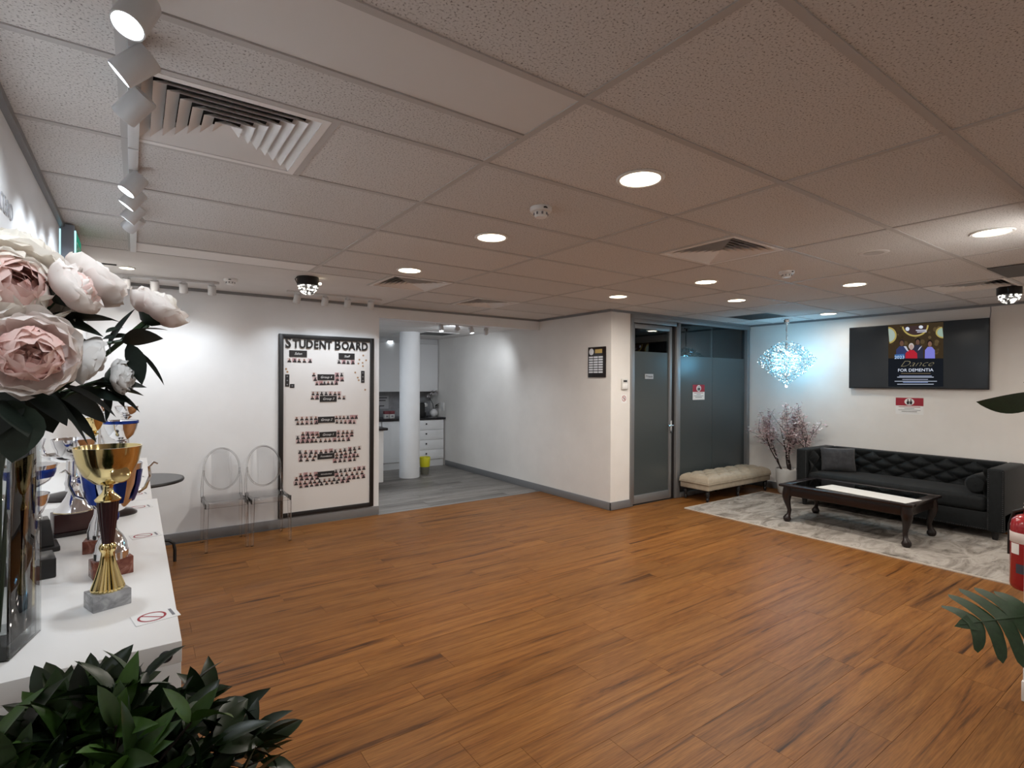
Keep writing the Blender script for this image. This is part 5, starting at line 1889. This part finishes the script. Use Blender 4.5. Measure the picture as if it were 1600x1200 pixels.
# ================================================================== LEAFY BUSH IN THE FOREGROUND
BC = Vector((-0.035, 0.79, 1.02))
t = thing('leafy_plant', 'dense dark green ficus bush in a pot in front of the white shelf end', 'plant', (BC.x, BC.y, 0))
MB().lathe([(0, 0), (0.12, 0), (0.125, 0.01), (0.155, 0.30), (0.165, 0.32), (0.165, 0.345), (0.15, 0.345), (0.145, 0.31), (0, 0.31)], 36).build('pot', M_POT, t, smooth=True)
MB().tube([(0, 0, 0.30), (0.01, 0.005, 0.55), (-0.005, 0, 0.80), (0, 0, 1.0)], [0.018, 0.015, 0.013, 0.008], 10).build('trunk', M_BARK, t, smooth=True)
LM = [leaf_mesh(0.056, 0.0215, 0.30, dr, M_LEAF, 6) for dr in (0.05, 0.2, 0.4)]
rr = random.Random(21)
rest = MB()
nleaf = 0
tw = MB()
CBL = Vector((0, 0, BC.z))
cands = []
for k in range(300):
    # rosettes of leaves at the twig tips, spread over the crown
    zf = rr.uniform(-0.75, 1.0)
    a = rr.random() * 2 * PI
    rxy = math.sqrt(max(0, 1 - zf * zf))
    nrm = Vector((rxy * math.cos(a), rxy * math.sin(a), zf))
    rad_ = 0.178 * rr.uniform(0.62, 1.06)
    tip = CBL + nrm * rad_
    tw.tube([tuple(CBL + nrm * 0.03), tuple(CBL + nrm * rad_ * 0.6 + Vector((0, 0, 0.01))), tuple(tip)], [0.003, 0.0022, 0.0014], 5)
    tocam = (Vector((-BC.x, -BC.y, CAMH)) - tip).normalized()
    for q in range(rr.randint(5, 7)):
        d = (nrm * rr.uniform(0.25, 0.9) + Vector((rr.gauss(0, 1), rr.gauss(0, 1), rr.gauss(0, 0.8))).normalized() * 0.85 + Vector((0, 0, 0.12))).normalized()
        vis = tip.z - 0.25 * tip.y + 0.4 * nrm.dot(tocam) * 0.3
        cands.append((vis, tip - nrm * rr.uniform(0, 0.02), d, rr.uniform(-1.0, 1.0), rr.uniform(0.8, 1.22), rr.randint(0, 2)))
cands.sort(key=lambda c: -c[0])
for k, (vis, p, d, roll, s_, mi) in enumerate(cands):
    q = orient(d, roll)
    if k < 298:
        link('leaf', LM[mi], t, p, q, s_)
    else:
        me = LM[mi]
        rest.add([p + q @ (v.co * s_) for v in me.vertices], [tuple(f_.vertices) for f_ in me.polygons])
o = rest.build('foliage', M_LEAF, t, smooth=True)
o['kind'] = 'stuff'
o = tw.build('twigs', M_BARK, t, smooth=True)
o['kind'] = 'stuff'

# ================================================================== MONSTERA AT THE RIGHT EDGE
def monstera_leaf(L, seed):
    """split leaf: heart outline cut by deep slots, made of finger lobes on a midrib; lies along +y, tip at y=L"""
    mb = MB()
    rr = random.Random(seed)
    n = 5
    for s_ in (-1, 1):
        for k in range(n):
            f0 = k / n
            w = L * 0.47 * math.sin(PI * (0.20 + 0.72 * (f0 + 0.5 / n))) ** 0.7
            h0 = L * 0.90 / n / 2
            yc = L * (0.02 + 0.90 * (f0 + 0.5 / n))
            swing = L * (0.02 + 0.13 * f0)
            segs = 9
            vs = []
            for j in range(segs + 1):
                v = j / segs
                half = h0 * 1.05 if v < 0.36 else h0 * (0.93 * math.sqrt(max(0.0, 1 - ((v - 0.36) / 0.64) ** 3)) + 0.05)
                mid = yc + swing * v ** 1.5
                z = -0.13 * L * v * v + 0.012 * L * math.sin(3 * v + k)
                vs += [(s_ * w * v, mid - half, z), (s_ * w * v, mid + half, z)]
            mb.add(vs, [(2 * j, 2 * j + 1, 2 * j + 3, 2 * j + 2) for j in range(segs)])
    mb.add([(-L * 0.09, L * 0.86, 0), (L * 0.09, L * 0.86, 0), (L * 0.05, L * 0.97, -0.01), (0, L * 1.06, -0.02), (-L * 0.05, L * 0.97, -0.01)], [(0, 1, 2, 3, 4)])
    mb.tube([(0, -0.02, 0.002), (0, L * 0.5, 0.004), (0, L, -0.008)], [0.006, 0.004, 0.0015], 6)
    return mb.mesh('leaf', M_MONSTERA, smooth=True)


MX, MY = 2.72, 0.16
t = thing('monstera_plant', 'split-leaf monstera plant reaching in beside the red fire extinguisher', 'plant', (MX, MY, 0))
MB().lathe([(0, 0), (0.13, 0), (0.14, 0.01), (0.17, 0.30), (0.172, 0.33), (0.158, 0.33), (0.155, 0.29), (0, 0.29)], 36).build('pot', mat('white_pot', (0.7, 0.7, 0.69), 0.4), t, smooth=True)
ML = [monstera_leaf(0.34, s_) for s_ in range(2)] + [leaf_mesh(0.36, 0.135, 0.15, 0.06, M_MONSTERA, 12)]


def at_depth(px, py, dist):
    d = r2 * ((px - 800) / F_PX) + u2 * ((600 - py) / F_PX) + fwd
    return Vector((0, 0, CAMH)) + d * dist


def mleaf(tip_world, root_world, normal, k, scale=1.0):
    off = Vector((MX, MY, 0))
    a, b = Vector(root_world) - off, Vector(tip_world) - off
    yv = (b - a).normalized()
    n = Vector(normal)
    n = (n - yv * n.dot(yv)).normalized()
    xv = yv.cross(n)
    q = Matrix((xv, yv, n)).transposed().to_quaternion()
    link('leaf', ML[k], t, a, q, (b - a).length / 0.36 * scale)
    MB().tube([(0, 0, 0.28), (a.x * 0.15, a.y * 0.15, 0.28 + (a.z - 0.28) * 0.55), (a.x * 0.6, a.y * 0.6, a.z * 0.97), tuple(a)], [0.009, 0.007, 0.006, 0.005], 7).build('stalk', M_STEM, t, smooth=True)


back = Vector((-0.90, -0.25, 0.0))          # from the plant towards the camera side
mleaf(at_depth(1496, 975, 1.70), at_depth(1622, 962, 1.74), back + Vector((0, 0, 0.75)), 0)
mleaf(at_depth(1531, 633, 1.95), at_depth(1640, 624, 1.99), back * 0.9 + Vector((0, 0, -0.55)), 2)
mleaf(at_depth(1592, 597, 2.05), at_depth(1680, 570, 2.05), back * 0.7 + Vector((0, 0, 0.6)), 2, 0.9)
mleaf((2.55, -0.30, 1.05), (2.68, 0.0, 1.15), (0, -0.3, 1), 1)
mleaf((3.05, -0.10, 1.2), (2.80, 0.08, 1.3), (0.3, 0, 1), 0)

# ================================================================== FIRE EXTINGUISHER
t = thing('fire_extinguisher', 'red fire extinguisher with pale label band hung on the pillar side', 'extinguisher', (4.30, 0.790, 0.37))
MB().lathe([(0, 0), (0.074, 0), (0.083, 0.012), (0.085, 0.03), (0.085, 0.37), (0.078, 0.405), (0.055, 0.43), (0.028, 0.44), (0.024, 0.46), (0, 0.46)], 40).build('cylinder', M_EXTRED, t, smooth=True)
MB().lathe([(0.0854, 0.275), (0.0862, 0.276), (0.0862, 0.335), (0.0854, 0.336)], 40, cap=False).build('label_band', mat('pale_band', (0.62, 0.55, 0.52), 0.5), t, smooth=True)


def wrap(a0, a1, z0, z1, r, nm, m, parent):
    MB().grid(8, 1, lambda u, v: (r * math.cos(a0 + (a1 - a0) * u), r * math.sin(a0 + (a1 - a0) * u), z0 + (z1 - z0) * v)).build(nm, m, parent, smooth=True)


wrap(R(128), R(160), 0.21, 0.272, 0.0865, 'white_label', M_CARD, t)
wrap(R(150), R(190), 0.10, 0.155, 0.0865, 'dark_label', mat('navy_label', (0.05, 0.055, 0.075), 0.4), t)
m = MB()
m.cbox(0, 0, 0.475, 0.03, 0.03, 0.04)
m.box(-0.10, 0.02, -0.011, 0.011, 0.490, 0.500)
m.box(-0.09, 0.02, -0.011, 0.011, 0.512, 0.520)
m.build('valve_handle', M_CHROME, t, bevel=0.003)
MB().tube([(0.01, 0.02, 0.47), (0.03, 0.075, 0.44), (0.035, 0.095, 0.36), (0.03, 0.095, 0.18)], 0.009, 8).build('hose', M_BLACK, t, smooth=True)
MB().box(-0.02, 0.02, -0.106, -0.085, 0.05, 0.42).build('wall_bracket', M_BLACK, t)

# ================================================================== KITCHEN
KY = 8.92
# bench tops and cabinets
t = tag(MB().box(3.20, XC - 0.002, KY - 0.02, 9.555, 0.868, 0.905).build('benchtop', M_BENCHTOP, bevel=0.004), 'long black stone kitchen benchtop against the grey splashback', 'benchtop')


def base_cab(label, x0, x1, drawers):
    t = thing('base_cabinet', label, 'cabinet', (x0, KY, 0))
    w = x1 - x0
    MB().box(0, w, 0.02, 0.62, 0.125, 0.866).build('carcass', M_CABINET, t)
    MB().box(0, w, 0.02, 0.62, 0, 0.123).build('kickboard', mat('kick_white', (0.60, 0.61, 0.62), 0.45), t)
    kn = MB().lathe([(0, 0), (0.013, 0), (0.016, 0.006), (0.012, 0.012), (0.006, 0.014), (0.006, 0.024), (0, 0.024)], 14).mesh('knob', M_BLACK, smooth=True)
    if drawers:
        n = 4
        hh = (0.862 - 0.13) / n
        for k in range(n):
            z0 = 0.13 + k * hh
            d = MB().box(0.003, w - 0.003, 0, 0.019, z0 + 0.003, z0 + hh - 0.003).build('drawer_front', M_CABINET, t, bevel=0.003)
            link('knob', kn, d, (w * 0.42, -0.023, z0 + hh * 0.62), (R(-90), 0, 0))
    else:
        d = MB().box(0.003, w - 0.003, 0, 0.019, 0.13, 0.862).build('door', M_CABINET, t, bevel=0.003)
        link('knob', kn, d, (w * 0.75, -0.023, 0.80), (R(-90), 0, 0))


base_cab('white four-drawer kitchen base cabinet with dark knobs beside the wall', 4.10, XC - 0.03, True)
base_cab('white single-door kitchen base cabinet behind the round column', 3.52, 4.09, False)
base_cab('white single-door kitchen base cabinet behind the island bench', 2.95, 3.51, False)


def upper_cab(label, x0, x1):
    t = thing('wall_cabinet', label, 'cabinet', (x0, 9.2, 1.385), 0, 'kitchen wall cabinets')
    w = x1 - x0
    MB().box(0, w, 0.02, 0.355, 0, 0.90).build('carcass', M_CABINET, t)
    MB().box(0.003, w - 0.003, 0, 0.019, 0.0, 0.897).build('door', M_CABINET, t, bevel=0.003)


upper_cab('white kitchen wall cabinet above the coffee machine', 4.13, XC - 0.01)
upper_cab('white kitchen wall cabinet above the tea boxes', 3.32, 4.12)
tag(MB().box(3.32, XC - 0.01, 9.22, 9.555, 2.287, HK - 0.002).build('cabinet_bulkhead', mat('bulkhead_white', (0.58, 0.59, 0.60), 0.5)), 'plain white filler boxing between wall cabinets and kitchen ceiling', 'bulkhead')
tag(MB().box(3.0, XC - 0.004, 9.545, 9.5598, 0.906, 1.384).build('splashback', M_SPLASH), 'mottled grey stone splashback behind the kitchen bench', 'splashback')
struct(MB().lathe([(0.165, 0), (0.165, HK)], 40, 3.68, 8.13).build('wall_column', M_WALL, smooth=True))

# island with black top
t = thing('kitchen_island', 'white kitchen island with overhanging black top at the opening', 'kitchen island', (1.75, 7.30, 0))
MB().box(0, 1.16, 0.02, 0.62, 0.12, 0.866).build('body', M_CABINET, t, bevel=0.003)
MB().box(0.02, 1.10, 0.05, 0.58, 0, 0.12).build('kickboard', MATS['kick_white'], t)
MB().box(-0.02, 1.215, -0.02, 0.66, 0.868, 0.905).build('island_top', M_BENCHTOP, t, bevel=0.01)

# bin
t = thing('waste_bin', 'small mesh waste bin lined with a yellow bag beside the round column', 'bin', (4.005, 8.22, 0))
MB().lathe([(0, 0), (0.068, 0), (0.070, 0.005), (0.088, 0.275), (0.084, 0.275), (0.066, 0.01), (0, 0.01)], 28).build('bucket', M_BINGREY, t, smooth=True)
MB().lathe([(0.079, 0.13), (0.083, 0.15), (0.093, 0.288), (0.090, 0.294), (0.084, 0.285), (0.078, 0.20)], 28, flute=0.02, nf=9, cap=False).build('bag', M_YELLOW, t, smooth=True)

# things on the bench
KZ = 0.905
t = thing('coffee_machine', 'black pod coffee machine with round silver dial on the bench', 'coffee machine', (4.37, 9.20, KZ))
MB().box(-0.09, 0.05, -0.13, 0.14, 0, 0.26).build('body', M_BLACK, t, bevel=0.012)
MB().box(0.05, 0.13, -0.06, 0.10, 0.19, 0.27).build('head', M_BLACK, t, bevel=0.012)
o = MB().lathe([(0, 0), (0.042, 0), (0.045, 0.008), (0.036, 0.014), (0, 0.014)], 24).build('dial', M_CHROME, t, smooth=True)
o.location = (0.085, -0.061, 0.225)
o.rotation_euler = (R(90), 0, 0)
MB().box(0.05, 0.13, -0.09, 0.08, 0, 0.018).build('drip_tray', M_BLACKPLASTIC, t, bevel=0.003)
MB().lathe([(0.0, 0.018), (0.025, 0.018), (0.028, 0.085), (0.025, 0.085), (0.023, 0.022), (0, 0.022)], 16, 0.09, -0.02).build('cup', M_BLACK, t, smooth=True)

t = thing('orchid_vase', 'round silver-white vase holding a dark orchid spray on the bench', 'vase', (4.665, 9.20, KZ))
MB().lathe([(0, 0), (0.04, 0), (0.075, 0.035), (0.082, 0.07), (0.07, 0.11), (0.035, 0.135), (0.028, 0.145), (0.0, 0.14)], 28).build('vase_body', mat('pearl_glaze', (0.66, 0.66, 0.66), 0.18), t, smooth=True)
MB().tube([(0, 0, 0.13), (-0.02, 0, 0.24), (-0.08, -0.01, 0.33), (-0.13, -0.02, 0.40), (-0.09, -0.02, 0.46), (0, -0.03, 0.47)], 0.006, 7).build('stalk', M_BLACK, t, smooth=True)
ol = leaf_mesh(0.12, 0.06, 0.2, 0.3, M_PEONYLEAF, 5)
for (p_, d_) in (((0.02, 0, 0.14), (0.6, -0.2, 0.9)), ((0, 0, 0.15), (0.9, -0.3, 0.5)), ((0.03, 0, 0.18), (0.3, -0.5, 0.8)), ((0.05, 0, 0.2), (0.8, 0.1, 0.3))):
    link('leaf', ol, t, p_, orient(d_))
om = leaf_mesh(0.06, 0.05, 0.3, 0.3, mat('orchid_grey', (0.42, 0.40, 0.41), 0.6), 5, 'orchid_petal')
for c in ((-0.12, -0.02, 0.41), (-0.06, -0.03, 0.465), (0.02, -0.03, 0.465)):
    for k in range(5):
        a = 2 * PI * k / 5
        link('orchid_petal', om, t, c, orient((math.cos(a), -0.4, math.sin(a))))

t = thing('canister', 'black canister with a copper label at the end of the bench', 'canister', (3.53, 9.22, KZ))
MB().lathe([(0, 0), (0.055, 0), (0.055, 0.20), (0.05, 0.21), (0, 0.21)], 24).build('body', M_BLACK, t, smooth=True)
MB().lathe([(0.052, 0.205), (0.058, 0.207), (0.058, 0.225), (0.0, 0.235)], 24).build('lid', M_BLACK, t, smooth=True)
MB().grid(6, 1, lambda u, v: (0.0555 * math.cos(R(-120 + 60 * u)), 0.0555 * math.sin(R(-120 + 60 * u)), 0.10 + 0.06 * v)).build('label_patch', mat('copper_label', (0.42, 0.22, 0.15), 0.5), t, smooth=True)
for k, (x, c) in enumerate(((3.70, (0.55, 0.55, 0.53)), (3.80, (0.60, 0.60, 0.58)))):
    t = thing('tea_box', ('white tea box with a red top next to the canister', 'white tea box with a red top against the round column')[k], 'box', (x, 9.18, KZ), 0, 'tea boxes on the bench')
    MB().box(-0.045, 0.045, -0.04, 0.04, 0, 0.075).build('carton', mat('carton_%d' % k, c, 0.6), t, bevel=0.002)
    MB().box(-0.046, 0.046, -0.041, 0.041, 0.075, 0.13).build('lid_band', mat('carton_red', (0.20, 0.05, 0.06), 0.6), t, bevel=0.002)
    MB().box(-0.02, 0.02, -0.0405, -0.04, 0.02, 0.05).build('print', M_GREYINK, t)
t = thing('bench_notice', 'pale paper notice with dark lines of text on the splashback', 'notice', (3.73, 9.544, 1.06))
MB().box(-0.16, 0.16, -0.002, 0, 0, 0.24).build('paper', mat('grey_paper', (0.42, 0.425, 0.45), 0.6), t)
for k, wd in enumerate((0.13, 0.10, 0.0, 0.075)):
    if wd:
        MB().box(-wd, wd, -0.0026, -0.002, 0.195 - k * 0.05, 0.212 - k * 0.05).build('text_line', M_DARKINK, t)
t = thing('power_outlet', 'white power outlet plate on the side wall above the bench', 'outlet', (XC, 9.02, 1.02))
MB().box(-0.008, 0, -0.06, 0.06, 0, 0.16).build('plate', M_WHITE, t, bevel=0.002)
MB().box(-0.011, -0.008, -0.035, 0.035, 0.05, 0.11).build('socket', M_WHITE, t, bevel=0.001)
t = thing('cabinet_light', 'small bright light under the bulkhead of the kitchen wall cabinets', 'light', (3.78, 9.19, 2.31))
MB().lathe([(0, 0.012), (0.05, 0.012), (0.052, 0.004), (0.046, 0), (0, 0)], 20).build('body', M_WHITE, t, smooth=True)
MB().lathe([(0, -0.001), (0.044, -0.001)], 20).build('lens', M_GLOWCOOL, t)
t = thing('kitchen_vent', 'dark square air vent in the kitchen ceiling', 'air vent', (4.10, 8.05, HK))
MB().box(-0.28, 0.28, -0.28, 0.28, -0.008, -0.001).build('grille', M_BLACKPLASTIC, t)
m = MB()
for (a, b, c, d) in ((-0.3, 0.3, -0.3, -0.28), (-0.3, 0.3, 0.28, 0.3), (-0.3, -0.28, -0.28, 0.28), (0.28, 0.3, -0.28, 0.28)):
    m.box(a, b, c, d, -0.012, -0.001)
m.build('frame', M_WHITE, t)
lamp('kitchen_fill_lamp', 'AREA', None, (1.95, 7.3, HK - 0.02), 15, COOL, shape='RECTANGLE', size=0.6, size_y=1.2)  # added area lamp hidden behind the board wall, brightens the kitchen
t = thing('kitchen_fill_panel', 'added rectangular fill panel over the island, hidden from view', 'light', (1.95, 7.3, HK))  # made-up fitting around the hidden fill lamp
MB().box(-0.31, 0.31, -0.61, 0.61, -0.010, 0).build('frame', M_WHITE, t, bevel=0.002)
MB().box(-0.295, 0.295, -0.595, 0.595, -0.0125, -0.0105).build('panel', emit('fill_panel_glow', (0.92, 0.96, 1.0), 2.0), t)
